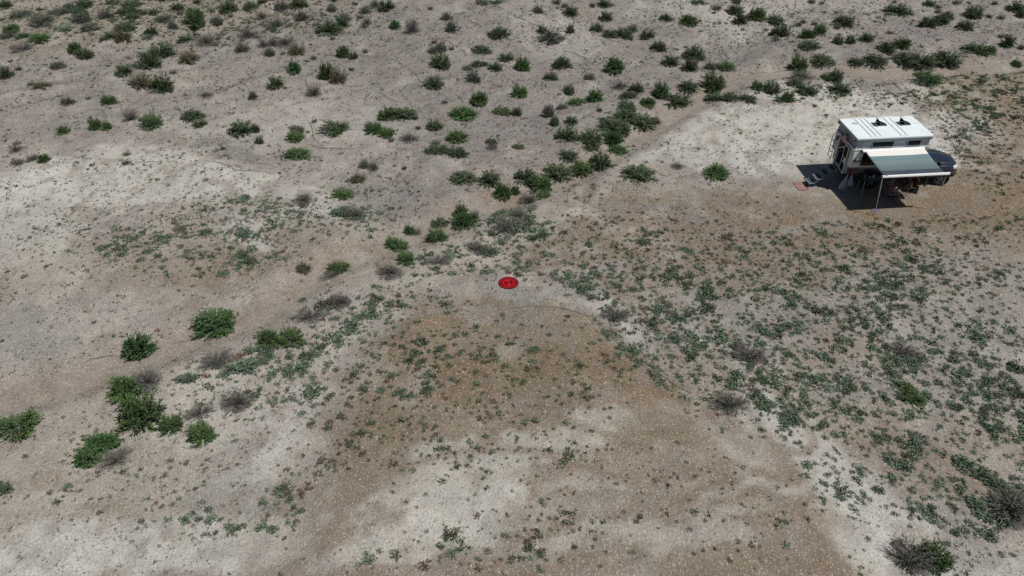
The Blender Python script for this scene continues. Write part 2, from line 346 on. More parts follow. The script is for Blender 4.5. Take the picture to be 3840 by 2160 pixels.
mx2 = N('ShaderNodeMix'); mx2.data_type = 'RGBA'; Lk(mapr(sep.outputs[2], .91, .96, 0, .35), mx2.inputs[0]); Lk(mx.outputs[2], mx2.inputs[6]); mx2.inputs[7].default_value = (.11, .10, .085, 1)
Lk(mx2.outputs[2], b.inputs['Base Color'])
bp = N('ShaderNodeBump'); bp.inputs['Strength'].default_value = .6; bp.inputs['Distance'].default_value = .05; Lk(n1.outputs[0], bp.inputs['Height'])
bp2 = N('ShaderNodeBump'); bp2.inputs['Strength'].default_value = .5; bp2.inputs['Distance'].default_value = .03; Lk(v1.outputs['Distance'], bp2.inputs['Height']); Lk(bp.outputs[0], bp2.inputs['Normal'])
Lk(bp2.outputs[0], b.inputs['Normal'])
me.materials.append(gm)
go = bpy.data.objects.new('ground', me); col.objects.link(go); tag(go, kind='structure')

# erosion rills on the far slope: thin raised ridges, the shade of the grooves painted in as dark colour
defm('rill_shade', (.15, .13, .115), .95, noise=.25, nscale=9)
RILLS = [[(960 + x * .3727, y * .3727) for x, y in pl] for pl in (
 [(1395, 560), (1440, 625), (1500, 665), (1560, 720), (1620, 760), (1640, 800), (1700, 860), (1760, 905), (1850, 935), (1910, 975), (1960, 1015), (2010, 1028)],
 [(1800, 345), (1870, 400), (1960, 430), (2050, 495), (2120, 545), (2230, 575), (2330, 595), (2400, 625), (2480, 650), (2560, 705)],
 [(750, 810), (790, 850), (900, 860), (1030, 875)], [(1230, 925), (1300, 965), (1360, 1005), (1430, 1025)], [(520, 1205), (555, 1260), (570, 1320), (590, 1400), (630, 1445)],
 [(20, 1170), (70, 1200), (120, 1225)], [(2360, 10), (2440, 70), (2540, 120)])]
RILLS += [[(1920 + x * .3727, y * .3727) for x, y in pl] for pl in (
 [(0, 150), (90, 190), (170, 220), (260, 260)], [(10, 370), (100, 395), (220, 435), (330, 465), (440, 500)], [(560, 520), (650, 545), (740, 590), (830, 650)],
 [(600, 190), (680, 240)], [(740, 270), (760, 310), (850, 350), (950, 390), (1050, 420)], [(1120, 500), (1190, 540)], [(1420, 600), (1480, 625), (1520, 655)], [(510, 360), (580, 405), (640, 450)],
 [(2190, 840), (2260, 800), (2380, 765), (2450, 735), (2570, 730)])]
RILLS += [[(2880 + x * .3727, y * .3727) for x, y in pl] for pl in (
 [(0, 750), (120, 715), (240, 690)], [(1100, 655), (1250, 650), (1400, 650)], [(200, 430), (260, 470)], [(1830, 960), (1950, 995), (2060, 1035), (2180, 1070), (2300, 1105), (2420, 1120)])]
RILLS += [[(x * .3727, 540 + y * .3727) for x, y in pl] for pl in ([(2100, 175), (2220, 190), (2320, 225), (2360, 265), (2560, 270)], [(2470, 150), (2560, 190)], [(1350, 185), (1500, 178), (1620, 185)])]
RILLS += [[(960 + x * .3727, 540 + y * .3727) for x, y in pl] for pl in ([(0, 195), (120, 205), (210, 235)], [(0, 275), (90, 278), (160, 300)], [(540, 5), (640, 40), (800, 45), (1000, 50)], [(1350, 35), (1480, 50), (1600, 75)], [(2200, 70), (2350, 72), (2570, 70)])]
RILLS += [[(x * .3727, 1080 + y * .3727) for x, y in pl] for pl in ([(1735, 625), (1740, 560), (1830, 545), (1900, 525), (1990, 515)], [(2350, 380), (2420, 310), (2520, 250)], [(840, 750), (960, 705), (1100, 685), (1220, 680)])]
RILLS += [[(1920 + x * .3727, 1080 + y * .3727) for x, y in pl] for pl in ([(0, 210), (150, 180), (320, 185), (480, 200), (640, 240), (780, 290)], [(1280, 700), (1400, 810), (1600, 950), (1800, 1060)], [(2000, 370), (2090, 440)])]
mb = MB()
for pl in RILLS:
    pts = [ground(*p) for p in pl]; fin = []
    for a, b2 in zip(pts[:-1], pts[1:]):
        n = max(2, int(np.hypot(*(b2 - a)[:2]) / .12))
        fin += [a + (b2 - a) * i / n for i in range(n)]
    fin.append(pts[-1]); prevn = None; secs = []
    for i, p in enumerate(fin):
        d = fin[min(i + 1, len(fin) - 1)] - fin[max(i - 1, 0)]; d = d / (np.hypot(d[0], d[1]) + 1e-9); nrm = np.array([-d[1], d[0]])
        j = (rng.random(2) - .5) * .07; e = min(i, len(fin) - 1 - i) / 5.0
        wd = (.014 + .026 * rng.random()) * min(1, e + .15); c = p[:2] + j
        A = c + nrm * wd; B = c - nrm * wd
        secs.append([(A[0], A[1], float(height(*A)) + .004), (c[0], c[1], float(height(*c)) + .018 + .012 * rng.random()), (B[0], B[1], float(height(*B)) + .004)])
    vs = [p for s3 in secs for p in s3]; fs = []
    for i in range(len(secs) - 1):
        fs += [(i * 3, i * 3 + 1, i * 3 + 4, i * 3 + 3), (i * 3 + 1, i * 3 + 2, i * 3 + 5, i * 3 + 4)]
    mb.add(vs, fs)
tag(mb.build('erosion_rills', 'rill_shade'), kind='structure')
# ------------------------------------------------------------------ pickup truck (local frame: +x forward, -y towards the awning side, x = 0 at the front axle)
def body_section(x):
    # half width, top height, shoulder height, bottom height
    tbl = [(-4.66, .90, 1.24, 1.14, .52), (-4.60, .93, 1.26, 1.14, .48), (-2.80, .93, 1.26, 1.14, .46), (-2.74, .93, 1.22, 1.12, .46), (-1.0, .93, 1.22, 1.12, .44), (-.72, .93, 1.205, 1.08, .44),
           (-.35, .94, 1.185, 1.06, .46), (0, .94, 1.165, 1.04, .48), (.30, .925, 1.13, 1.0, .50), (.50, .88, 1.095, .96, .52), (.65, .79, 1.055, .92, .54), (.76, .66, 1.01, .88, .56), (.84, .48, .96, .84, .58), (.875, .25, .93, .80, .60)]
    for a, b in zip(tbl[:-1], tbl[1:]):
        if a[0] <= x <= b[0] + 1e-6:
            t = (x - a[0]) / (b[0] - a[0]); return [a[i] + (b[i] - a[i]) * t for i in range(1, 5)]
def half(x):
    w_, zt, zs, zb = body_section(x); hood = x > -.72
    if hood: P = [(0, zt), (.30 * w_, zt - .006), (.60 * w_, zt - .030), (.70 * w_, zt - .055), (.74 * w_, zs + .030), (.90 * w_, zs + .015), (.97 * w_, zs - .04)]
    else: P = [(0, zt), (.30 * w_, zt), (.60 * w_, zt), (.85 * w_, zt), (.95 * w_, zt - .01), (.985 * w_, zs + .03), (.99 * w_, zs - .04)]
    return P + [(w_, zs - .14), (w_ * 1.0, zb + .22), (w_ * .97, zb + .04), (w_ * .90, zb), (0, zb)]
XS = [-4.66, -4.60, -3.7, -2.80, -2.74, -1.9, -1.0, -.72, -.55, -.35, -.18, 0, .15, .30, .42, .50, .58, .65, .71, .76, .80, .84, .86, .875]
mb = MB(); secs = []
for x in XS:
    P = half(x); secs.append([(x, -y, z) for y, z in P] + [(x, y, z) for y, z in P[-2:0:-1]])
mb.loft(secs)
TO = (TRK[0], TRK[1], 0.0)
truck = empty('pickup_truck', TO, TH)
tag(truck, 'dark navy pickup truck with rounded hood carrying the white pop-up camper', 'pickup truck')
body = mb.build('body', 'navy', truck, smooth=True)
def cut(o, a, b, mi='black_paint'):
    cbs = []
    for (cx, cy, r) in a:
        m = MB(); m.tube([(cx, cy - .26, b), (cx, cy + .26, b)], r, 28); c = m.build('cutter', 'black_paint'); c.matrix_world = truck.matrix_world.copy(); c.parent = truck; cbs.append(c)
        md = o.modifiers.new('arch', 'BOOLEAN'); md.operation = 'DIFFERENCE'; md.object = c; md.solver = 'EXACT'
    bpy.context.view_layer.update(); dg = bpy.context.evaluated_depsgraph_get()
    nm = bpy.data.meshes.new_from_object(o.evaluated_get(dg)); o.modifiers.clear(); o.data = nm
    for c in cbs: bpy.data.objects.remove(c, do_unlink=True)
    ps = o.data.polygons
    for p in ps: p.use_smooth = True
bpy.context.view_layer.update()
cut(body, [(0.0, -.86, .45), (0.0, .86, .45), (-3.49, -.86, .44), (-3.49, .86, .44)], .40)
try:
    body.data.set_sharp_from_angle(angle=R(38))
except Exception: pass
def wheel(x, y, st):
    s = -1 if y < 0 else 1; o = empty('wheel', (x, y, .37), 0); o.parent = truck; o.rotation_euler = (0, 0, st)
    m = MB(); n = 30; prof = [(-.11, .235), (-.12, .30), (-.118, .345), (-.095, .368), (0, .37), (.095, .368), (.118, .345), (.12, .30), (.11, .235)]
    m.loft([[(r * math.cos(2 * math.pi * k / n), yy, r * math.sin(2 * math.pi * k / n)) for yy, r in prof] for k in range(n)] + [[(r, yy, 0) for yy, r in prof]], cap=False)
    for k in range(30):
        a = 2 * math.pi * k / 30; c, q = math.cos(a), math.sin(a); sg = .03 if k % 2 else -.03
        m.tube([(c * .37, -.10 + sg * .3, q * .37), (c * .372, .10 + sg * .3, q * .372)], .008, 4)
    m.build('tyre', 'rubber', o, smooth=False)
    m = MB(); yo = .085 * s
    m.loft([[(.235 * math.cos(2 * math.pi * k / n), yy, .235 * math.sin(2 * math.pi * k / n)), (.215 * math.cos(2 * math.pi * k / n), yy2, .215 * math.sin(2 * math.pi * k / n))] for k in range(n + 1) for yy, yy2 in [(.11 * s, .05 * s)]], cap=False)
    for k in range(5):
        a = 2 * math.pi * k / 5 + .3; c, q = math.cos(a), math.sin(a); tx, tz = -q, c
        m.add([(c * .05 + tx * .045, yo, q * .05 + tz * .045), (c * .05 - tx * .045, yo, q * .05 - tz * .045), (c * .225 - tx * .030, yo + .012 * s, q * .225 - tz * .030), (c * .225 + tx * .030, yo + .012 * s, q * .225 + tz * .030),
               (c * .05 + tx * .045, yo - .03 * s, q * .05 + tz * .045), (c * .05 - tx * .045, yo - .03 * s, q * .05 - tz * .045), (c * .225 - tx * .030, yo - .03 * s, q * .225 - tz * .030), (c * .225 + tx * .030, yo - .03 * s, q * .225 + tz * .030)],
              [(0, 1, 2, 3), (7, 6, 5, 4), (0, 3, 7, 4), (1, 5, 6, 2), (2, 6, 7, 3), (0, 4, 5, 1)])
    m.tube([(0, yo - .04 * s, 0), (0, yo + .02 * s, 0)], .065, 14)
    m.build('rim', 'rim', o)
    m = MB(); m.tube([(0, .03 * s, 0), (0, .045 * s, 0)], .215, 20); m.build('brake_disc', 'black_paint', o)
for x, y, st in ((0, -.83, R(-16)), (0, .83, R(-16)), (-3.49, -.83, 0), (-3.49, .83, 0)): wheel(x, y, st)
m = MB(); m.box((-4.5, -.62, .42), (.5, .62, .60)); m.box((-3.6, -.7, .30), (-3.38, .7, .42)); m.box((-.1, -.7, .30), (.1, .7, .42)); m.build('chassis', 'black_paint', truck)
# hood panel standing a little proud, with its crease lines
m = MB(); secs = []
for x in [-.66, -.4, -.1, .2, .42, .58, .70, .78]:
    w_, zt, zs, zb = body_section(x); k = .66 * w_; e = .016
    secs.append([(x, -k, zt - .048 + e), (x, -k * .86, zt - .022 + e), (x, -k * .42, zt - .006 + e), (x, -k * .36, zt + .012 + e), (x, 0, zt + .014 + e), (x, k * .36, zt + .012 + e), (x, k * .42, zt - .006 + e), (x, k * .86, zt - .022 + e), (x, k, zt - .048 + e),
                 (x, k, zt - .075), (x, 0, zt - .02), (x, -k, zt - .075)])
m.loft(secs); ho = m.build('hood', 'navy', truck, smooth=True)
try: ho.data.set_sharp_from_angle(angle=R(30))
except Exception: pass
m = MB(); m.box((-.90, -.74, 1.195), (-.68, .74, 1.222)); m.tube([(-.74, -.5, 1.235), (-1.0, -.1, 1.38)], .008); m.tube([(-.74, .25, 1.235), (-1.0, .62, 1.38)], .008); m.build('windshield_cowl', 'black_paint', truck)
# bumper and grille
m = MB(); secs = []
for y in [-.90, -.84, -.74, -.6, -.4, 0, .4, .6, .74, .84, .90]:
    xf = .90 - .40 * abs(y / .92) ** 3.2 + .02
    secs.append([(xf - .22, y, .44), (xf - .02, y, .44), (xf + .03, y, .50), (xf + .035, y, .62), (xf, y, .70), (xf - .22, y, .70)])
m.loft(secs); m.build('bumper', 'bumper', truck, smooth=True)
m = MB(); secs = []
for y in [-.46, -.2, 0, .2, .46]:
    xf = .885 - .06 * abs(y / .46) ** 2; secs.append([(xf - .1, y, .73), (xf + .005, y, .73), (xf + .01, y, .9), (xf - .1, y, .92)])
m.loft(secs); g = m.build('grille', 'black_paint', truck)
for s in (-1, 1):
    m = MB(); secs = []
    for t_, zt, zb in ((0, .985, .76), (.35, 1.0, .76), (.7, 1.0, .78), (1, .985, .84)):
        x = .80 - .36 * t_; w_ = body_section(x)[0]; y = s * (w_ + .006 + .01 * math.sin(t_ * 3.1))
        secs.append([(x, y, zb), (x, y, (zb + zt) / 2), (x - .01, y - s * .01, zt - .02), (x - .03, y - s * .08, zt + .012), (x - .1, y - s * .12, zb)])
    m.loft(secs); hl = m.build('headlight', 'lens', truck, smooth=True)
    m = MB(); w_ = body_section(.50)[0]; y = s * (w_ + .012)
    m.box((.44, min(y, y + s * .02), .80), (.56, max(y, y + s * .02), .88), 0, rz=-s * .5 * -1); m.build('turn_signal', 'amber', hl, bevel=.01)
    m = MB(); m.box((-4.70, min(s * .80, s * .945), .74), (-4.60, max(s * .80, s * .945), 1.18)); m.build('tail_light', 'tail_red', truck, bevel=.01)
    m = MB(); y0 = s * .95; m.tube([(-.60, y0 - s * .02, 1.22), (-.57, y0 + s * .12, 1.26)], .022); m.box((-.62, min(y0 + s * .08, y0 + s * .26), 1.15), (-.50, max(y0 + s * .08, y0 + s * .26), 1.40)); mo = m.build('side_mirror', 'black_paint', truck, bevel=.03)
m = MB(); m.box((-4.74, -.70, .46), (-4.62, .70, .60)); m.build('rear_bumper', 'bumper', truck, bevel=.02)
# cab
m = MB()
def cabsec(x, z, w0): return [(x, -w0, z), (x, w0, z)]
lo = [(-.72, 1.20, .86), (-2.74, 1.20, .90)]
m.add([(-.80, -.82, 1.20), (-.80, .82, 1.20), (-1.42, .68, 1.70), (-1.42, -.68, 1.70), (-2.74, -.86, 1.22), (-2.74, .86, 1.22), (-2.62, .70, 1.70), (-2.62, -.70, 1.70)],
      [(0, 1, 2, 3), (3, 2, 6, 7), (4, 7, 6, 5), (0, 3, 7, 4), (1, 5, 6, 2)])
cab = m.build('cab_roof', 'navy', truck, bevel=.04)
m = MB(); m.add([(-.845, -.76, 1.245), (-.845, .76, 1.245), (-1.385, .655, 1.675), (-1.385, -.655, 1.675)], [(0, 1, 2, 3)])
for v in range(4): m.v[v] = (m.v[v][0] + .02, m.v[v][1], m.v[v][2] + .016)
m.build('windshield', 'glass', cab)
for s in (-1, 1):
    m = MB(); m.add([(-1.10, s * .838, 1.27), (-2.60, s * .868, 1.27), (-2.55, s * .742, 1.64), (-1.48, s * .722, 1.64)], [(0, 1, 2, 3)]); m.build('side_window', 'glass', cab)
# open front passenger door
d = empty('door', (-.76, -.945, 0), 0); d.parent = truck; ang = math.atan2(-.70, -.51); d.rotation_euler = (0, 0, ang)
m = MB(); m.prism([(0, .46), (.88, .44), (.90, 1.18), (0, 1.20)], -.045, .045); m.build('door_panel', 'navy', d, bevel=.015)
m = MB(); m.tube([(.02, 0, 1.2), (.36, .05, 1.66), (.84, .07, 1.66), (.88, 0, 1.18)], .022); m.build('window_frame', 'navy', d)
m = MB(); m.add([(.06, 0, 1.2), (.37, .05, 1.63), (.82, .07, 1.63), (.86, 0, 1.19)], [(0, 1, 2, 3)]); m.build('window', 'glass', d)
m = MB(); m.box((.60, -.07, 1.0), (.78, -.045, 1.04)); m.build('handle', 'black_paint', d)

# ------------------------------------------------------------------ pop-up camper in the truck bed
camper = empty('truck_camper', TO, TH)
tag(camper, 'white pop-up camper with grey fabric sides riding in the pickup bed', 'camper')
XR, XF = -4.82, -1.28
prof = [(XR, 1.28), (-2.78, 1.28), (-2.78, 1.80), (-1.80, 1.80), (-1.36, 2.0), (XF, 2.10), (XF, 2.20), (XR, 2.20)]
for s in (-1, 1):
    m = MB(); m.prism(prof, s * .985 - .015, s * .985 + .015); 
    z = 1.30
    while z < 2.16:                       # lapped siding boards
        xa = XR; xb = -2.79 if z < 1.80 else (-1.34 if z > 2.02 else -1.62)
        y0 = s * 1.0; y1 = s * 1.016
        m.add([(xa, y0, z + .078), (xb, y0, z + .078), (xb, y1, z), (xa, y1, z), (xb, y0, z - .001), (xa, y0, z - .001)], [(0, 1, 2, 3), (3, 2, 4, 5)])
        z += .083
    m.build('side_wall', 'white_panel', camper)
m = MB(); m.box((XR + .02, -.60, .74), (-2.8, -.57, 1.28)); m.box((XR + .02, .57, .74), (-2.8, .60, 1.28)); m.box((XR + .02, -.57, .74), (-2.8, .57, .78)); m.box((-2.80, -.60, .74), (-2.77, .60, 1.28))
m.box((-2.78, -.97, 1.78), (-1.82, .97, 1.81)); m.add([(-1.81, -.97, 1.80), (-1.81, .97, 1.80), (-1.30, .97, 2.05), (-1.30, -.97, 2.05)], [(0, 1, 2, 3)]); m.box((-1.30, -.985, 2.05), (XF, .985, 2.20)); m.box((-2.79, -.97, 1.28), (-2.76, .97, 1.80))
m.box((XR + .03, -.97, 1.24), (-2.8, -.6, 1.27)); m.box((XR + .03, .6, 1.24), (-2.8, .97, 1.27)); m.build('floor_and_front', 'white_panel', camper)
m = MB()                                  # rear wall around the doorway
m.box((XR - .012, -.968, 1.28), (XR + .018, -.16, 2.20)); m.box((XR - .012, .42, 1.28), (XR + .018, .968, 2.20)); m.box((XR - .012, -.16, 2.08), (XR + .018, .42, 2.20))
m.box((XR - .012, -.60, .76), (XR + .018, -.16, 1.28)); m.box((XR - .012, .42, .76), (XR + .018, .60, 1.28))
z = 1.32
while z < 2.14:
    for ya, yb in ((-.96, -.70), (.46, .96)):
        m.add([(XR - .012, ya, z + .078), (XR - .012, yb, z + .078), (XR - .028, yb, z), (XR - .028, ya, z), (XR - .012, yb, z - .001), (XR - .012, ya, z - .001)], [(0, 1, 2, 3), (3, 2, 4, 5)])
    z += .083
m.build('rear_wall', 'white_panel', camper)
m = MB(); m.box((XR - .03, -.19, .78), (XR - .012, -.16, 2.12)); m.box((XR - .03, .42, .78), (XR - .012, .45, 2.12)); m.box((XR - .03, -.16, 2.09), (XR - .012, .42, 2.12)); m.build('door_frame', 'trim_grey', camper)
m = MB(); m.box((-4.3, -.56, .79), (-4.27, .56, 2.1)); m.box((-4.78, -.56, .79), (-4.32, -.3, 1.6)); m.build('cabinet', 'wood', camper)
dr = empty('camper_door', (XR - .035, -.17, 0), R(-90 - 9)); dr.parent = camper       # screen door folded back against the wall
m = MB()
for a, b in (((0, -.012, .80), (.035, .012, 2.12)), ((.50, -.012, .80), (.535, .012, 2.12)), ((.035, -.012, .80), (.50, .012, .84)), ((.035, -.012, 2.08), (.50, .012, 2.12)), ((.035, -.012, 1.50), (.50, .012, 1.53)), ((.035, -.012, 1.27), (.50, .012, 1.30))): m.box(a, b)
m.build('door_frame', 'white_panel', dr)
m = MB(); m.box((.035, -.004, .84), (.50, .004, 1.27)); m.box((.035, -.004, 1.30), (.25, .004, 1.50)); m.box((.035, -.004, 1.53), (.50, .004, 2.08)); m.build('screen', 'mesh_dark', dr)
m = MB(); m.box((.25, -.006, 1.305), (.495, .006, 1.495)); m.build('kick_panel', 'paper', dr)
# fabric walls of the raised roof
m = MB(); NX = 46
def fab(side):
    g = []
    for i in range(NX + 1):
        t_ = i / NX
        if side in (-1, 1): x = -4.78 + 3.46 * t_; y = side * .955; nrm = (0, side)
        elif side == 2: x = -4.79; y = -.955 + 1.91 * t_; nrm = (-1, 0)
        else: x = -1.31; y = -.955 + 1.91 * t_; nrm = (1, 0)
        row = []
        for j in range(7):
            u_ = j / 6; sag = -.05 * math.sin(math.pi * u_); e = min(t_, 1 - t_)
            wr = (.012 * math.sin(x * 31 + y * 29 + j * 1.7) + .016 * math.sin(9 * t_ * 6.28 + u_ * 4)) * math.sin(math.pi * u_)
            if side == -1 and t_ > .86: wr += .03 * math.sin((t_ - .86) * 150 + u_ * 5) * math.sin(math.pi * u_)
            o_ = sag * (1 if e > .02 else .3) + wr
            row.append((x + nrm[0] * o_, y + nrm[1] * o_, 2.20 + .37 * u_))
        g.append(row)
    b0 = len(m.v); m.v += [p for r_ in g for p in r_]; n = 7
    for i in range(NX):
        for j in range(6): m.f.append((b0 + i * n + j, b0 + (i + 1) * n + j, b0 + (i + 1) * n + j + 1, b0 + i * n + j + 1)); m.m.append(0)
for sd in (-1, 1, 2, 3): fab(sd)
fb = m.build('fabric_wall', 'vinyl', camper, smooth=True, fix=False)
for s in (-1, 1):
    for xa, xb in ((-4.02, -3.04), (-2.33, -1.74)):
        m = MB(); y = s * .972
        m.box((xa, min(y, y - s * .01), 2.285), (xb, max(y, y - s * .01), 2.525)); wdw = m.build('fabric_window', 'mesh_dark', camper)
        m = MB()
        for a, b2 in (((xa - .025, 2.255), (xb + .025, 2.285)), ((xa - .025, 2.525), (xb + .025, 2.55)), ((xa - .025, 2.285), (xa, 2.525)), ((xb, 2.285), (xb + .025, 2.525))): m.box((a[0], min(y - s * .012, y + s * .003), a[1]), (b2[0], max(y - s * .012, y + s * .003), b2[1]))
        m.build('window_trim', 'seam', wdw)
m = MB()
m.box((XR - .006, -1.024, 2.172), (XF + .006, -1.0, 2.212)); m.box((XR - .006, 1.0, 2.172), (XF + .006, 1.024, 2.212)); m.box((XR - .03, -1.0, 2.172), (XR - .006, 1.0, 2.212)); m.build('wall_top_trim', 'bar_white', camper)
# roof
rx0, rx1, ry = -4.86, -1.25, 1.02
m = MB(); m.box((rx0, -ry, 2.66), (rx1, ry, 2.775)); roof = m.build('roof', 'roof_white', camper, bevel=.025)
m = MB(); m.box((rx0 + .015, -ry + .015, 2.555), (rx1 - .015, ry - .015, 2.659)); m.build('roof_skirt', 'trim_grey', roof, bevel=.008)
m = MB(); m.box((rx0 - .004, -ry - .012, 2.675), (rx1 + .004, -ry - .001, 2.70)); m.box((rx0 - .012, -ry, 2.675), (rx0 - .001, ry, 2.70)); m.build('drip_rail', 'seam', roof)
def ruv(u_, v_): return rx0 + (rx1 - rx0) * u_, ry - 2 * ry * v_
for us in ((.205, .272, .335), (.595, .672)):
    rk = None; m = MB()
    xa, _ = ruv(us[0] - .022, 0); xb, _ = ruv(us[-1] + .022, 0)
    rk = empty('roof_rack', (0, 0, 0)); rk.parent = roof
    for yy in (-.93, .93):
        m = MB(); m.box((xa, yy - .028, 2.778), (xb, yy + .028, 2.80)); m.tube([(xa, yy, 2.808), (xb, yy, 2.808)], .014); m.build('mounting_plate', 'bar_white', rk)
    for u_ in us:
        m = MB(); x, _ = ruv(u_, 0)
        m.box((x - .034, -.90, 2.785), (x + .034, .90, 2.80))
        m.box((x - .04, -.02, 2.77), (x + .04, .04, 2.825)); m.build('rack_rail', 'bar_white', rk)
        m = MB()
        for q_ in (-.046, .034): m.box((x + q_, -.93, 2.776), (x + q_ + .012, .93, 2.780))
        m.build('rail_gasket', 'trim_grey', rk)
for u_, v_ in ((.455, .40), (.772, .415)):
    x, y = ruv(u_, v_); vt = empty('roof_vent', (x, y, 2.776)); vt.parent = roof
    m = MB()
    for a, b2 in (((-.21, -.21), (.21, -.17)), ((-.21, .17), (.21, .21)), ((-.21, -.17), (-.17, .17)), ((.17, -.17), (.21, .17))): m.box((*a, 0), (*b2, .045))
    m.build('vent_frame', 'bar_white', vt, bevel=.006)
    m = MB(); m.box((-.168, -.168, .002), (.168, .168, .012)); m.build('vent_opening', 'mesh_dark', vt)
    # smoked dome lid hinged on its front edge and standing open
    m = MB(); n = 8; A_ = []; B_ = []
    for i in range(n + 1):
        s_ = i / n; px_ = .215 - .43 * s_; pz_ = .05 + .26 * s_ ** .55
        A_.append((px_, -.205, pz_)); B_.append((px_, .205, pz_))
    vs = A_ + B_; fs = [(i, i + 1, n + 2 + i, n + 1 + i) for i in range(n)]
    m.add(vs, fs); lid = m.build('vent_lid', 'bar_white', vt, smooth=True, fix=False); so_ = lid.modifiers.new('t', 'SOLIDIFY'); so_.thickness = .014
    m = MB()
    for yy in (-.197, .197):
        e = A_[-1]; m.add([(.19, yy, .05)] + [(p[0], yy, p[2] - .01) for p in A_] + [(e[0] + .07, yy, e[2] - .09), (-.16, yy, .055), (.0, yy, .05)], [tuple(range(n + 5))])
    m.add([(A_[k][0] + .002, -.19, A_[k][2] - .02) for k in range(n + 1)] + [(A_[k][0] + .002, .19, A_[k][2] - .02) for k in range(n + 1)], fs)
    m.build('smoked_side', 'black_paint', vt, fix=False)
m = MB(); x, y = ruv(.15, .27); m.add([(x - .19, y, 2.7775), (x, y + .14, 2.7775), (x + .19, y, 2.7775), (x, y - .14, 2.7775)], [(0, 1, 2, 3)])
dc = m.build('roof_emblem', 'decal', roof)
m = MB()
for k, (a_, b_) in enumerate(((.13, .095), (.08, .06))):
    if k == 0:
        o4 = [(x - a_, y), (x, y + b_), (x + a_, y), (x, y - b_)]; i4 = [(x - .10, y), (x, y + .073), (x + .10, y), (x, y - .073)]
        m.add([(*p, 2.779) for p in o4 + i4], [(i, (i + 1) % 4, (i + 1) % 4 + 4, i + 4) for i in range(4)])
    else: m.add([(x - .05, y, 2.779), (x, y + .035, 2.779), (x + .05, y, 2.779), (x, y - .035, 2.779)], [(0, 1, 2, 3)])
m.build('emblem_lines', 'roof_white', dc)
m = MB(); x, y = ruv(.955, .40); m.box((x - .16, y - .008, 2.776), (x + .09, y + .008, 2.781)); m.build('roof_seam', 'trim_grey', roof)
for ya, yb in ((-ry + .06, -ry + .14), (ry - .14, ry - .04)): m = MB(); m.tube([(rx0 - .02, ya, 2.61), (rx0 - .02, yb, 2.61)], .028, 8); m.build('roof_latch', 'black_paint', roof)
# side fittings
m = MB(); m.box((-4.36, -1.032, 1.40), (-3.28, -1.018, 1.99)); wf = m.build('side_window', 'mesh_dark', camper)
m = MB()
for x in (-4.38, -4.10, -3.86, -3.56, -3.29): m.box((x, -1.046, 1.40), (x + .03, -1.033, 1.99))
m.box((-4.38, -1.046, 1.99), (-3.26, -1.018, 2.02)); m.box((-4.38, -1.046, 1.37), (-3.26, -1.018, 1.40)); m.box((-4.35, -1.046, 1.44), (-3.29, -1.033, 1.52)); m.build('window_divider', 'wood', wf)
m = MB(); m.box((-4.78, -1.14, 1.655), (-4.44, -1.018, 1.67)); m.box((-4.78, -1.14, 1.60), (-4.44, -1.12, 1.615)); m.tube([(-4.77, -1.02, 1.6), (-4.77, -1.14, 1.655)], .008); m.tube([(-4.45, -1.02, 1.6), (-4.45, -1.14, 1.655)], .008); sh = m.build('side_shelf', 'black_paint', camper)
m = MB(); m.box((-4.66, -1.11, 1.671), (-4.52, -1.04, 1.73)); m.build('shelf_box', 'step_metal', sh, bevel=.01)
m = MB(); m.box((-4.30, -1.02, 1.215), (-2.8, -1.005, 1.26)); m.box((XR - .004, -1.022, 1.255), (-2.8, -1.004, 1.282)); m.build('lower_trim', 'trim_grey', camper)
# ladder on the far side of the doorway
m = MB()
for yy in (.50, .84): m.tube([(-5.02, yy, .96), (-5.03, yy, 1.6), (-5.03, yy, 1.95), (-4.99, yy, 2.10), (-4.84, yy, 2.16)], .016, 6)
for zz in (1.02, 1.28, 1.54, 1.80): m.tube([(-5.03, .50, zz), (-5.03, .84, zz)], .013, 6)
for zz in (1.15, 1.75):
    for yy in (.50, .84): m.tube([(-5.02, yy, zz), (-4.84, yy, zz)], .01, 5)
m.build('ladder', 'black_paint', camper)
m = MB(); m.tube([(-4.90, .62, 1.86), (-4.90, .62, 2.08)], .07, 12); m.tube([(-4.90, .62, 1.95), (-4.98, .62, 1.95)], .05, 10); m.build('rear_lamp_housing', 'trim_grey', camper, bevel=.006)
# awning
aw = empty('awning', (0, 0, 0)); aw.parent = camper
m = MB(); m.tube([(-4.48, -1.085, 2.14), (-1.50, -1.085, 2.14)], .055, 10); m.box((-4.46, -1.06, 2.09), (-1.52, -1.02, 2.19)); m.build('awning_case', 'bar_white', aw, smooth=False, bevel=.006)
for x in (-4.52, -1.49): m = MB(); m.box((x - .03, -1.15, 2.07), (x + .03, -1.025, 2.205)); m.build('case_end_cap', 'dark_frame', aw, bevel=.02)
rows = [(0, 0)]
def seg(to, mi): rows.append((to, mi))
mats = ['cream', 'teal', 'mint', 'stripe_dark', 'slate']; bands = [(.215, 0), (.33, 1)]
p_ = .33
for i in range(14):
    th_ = .005 + .017 * (i / 13); step = .0355; bands.append((p_ + step - th_, 2 if i > 1 else 1)); bands.append((p_ + step, 3)); p_ += step
bands.append((1.0, 4))
y0, z0, y1, z1 = -1.10, 2.165, -2.99, 1.975
m = MB(); NXA = 24; tt = []; prev = 0
for e, mi in bands:
    n = max(1, int((e - prev) / .05))
    for k in range(n): tt.append((prev + (e - prev) * k / n, prev + (e - prev) * (k + 1) / n, mi))
    prev = e
def awp(t_, sx):
    x = -4.36 + 2.80 * sx; sag = .055 * math.sin(math.pi * t_) * (.6 + .4 * math.sin(math.pi * sx)) + .006 * math.sin(sx * 9 + t_ * 7)
    return (x, y0 + (y1 - y0) * t_, z0 + (z1 - z0) * t_ - sag)
allt = [a for a, b2, c in tt] + [1.0]
m.v = [awp(t_, i / NXA) for t_ in allt for i in range(NXA + 1)]
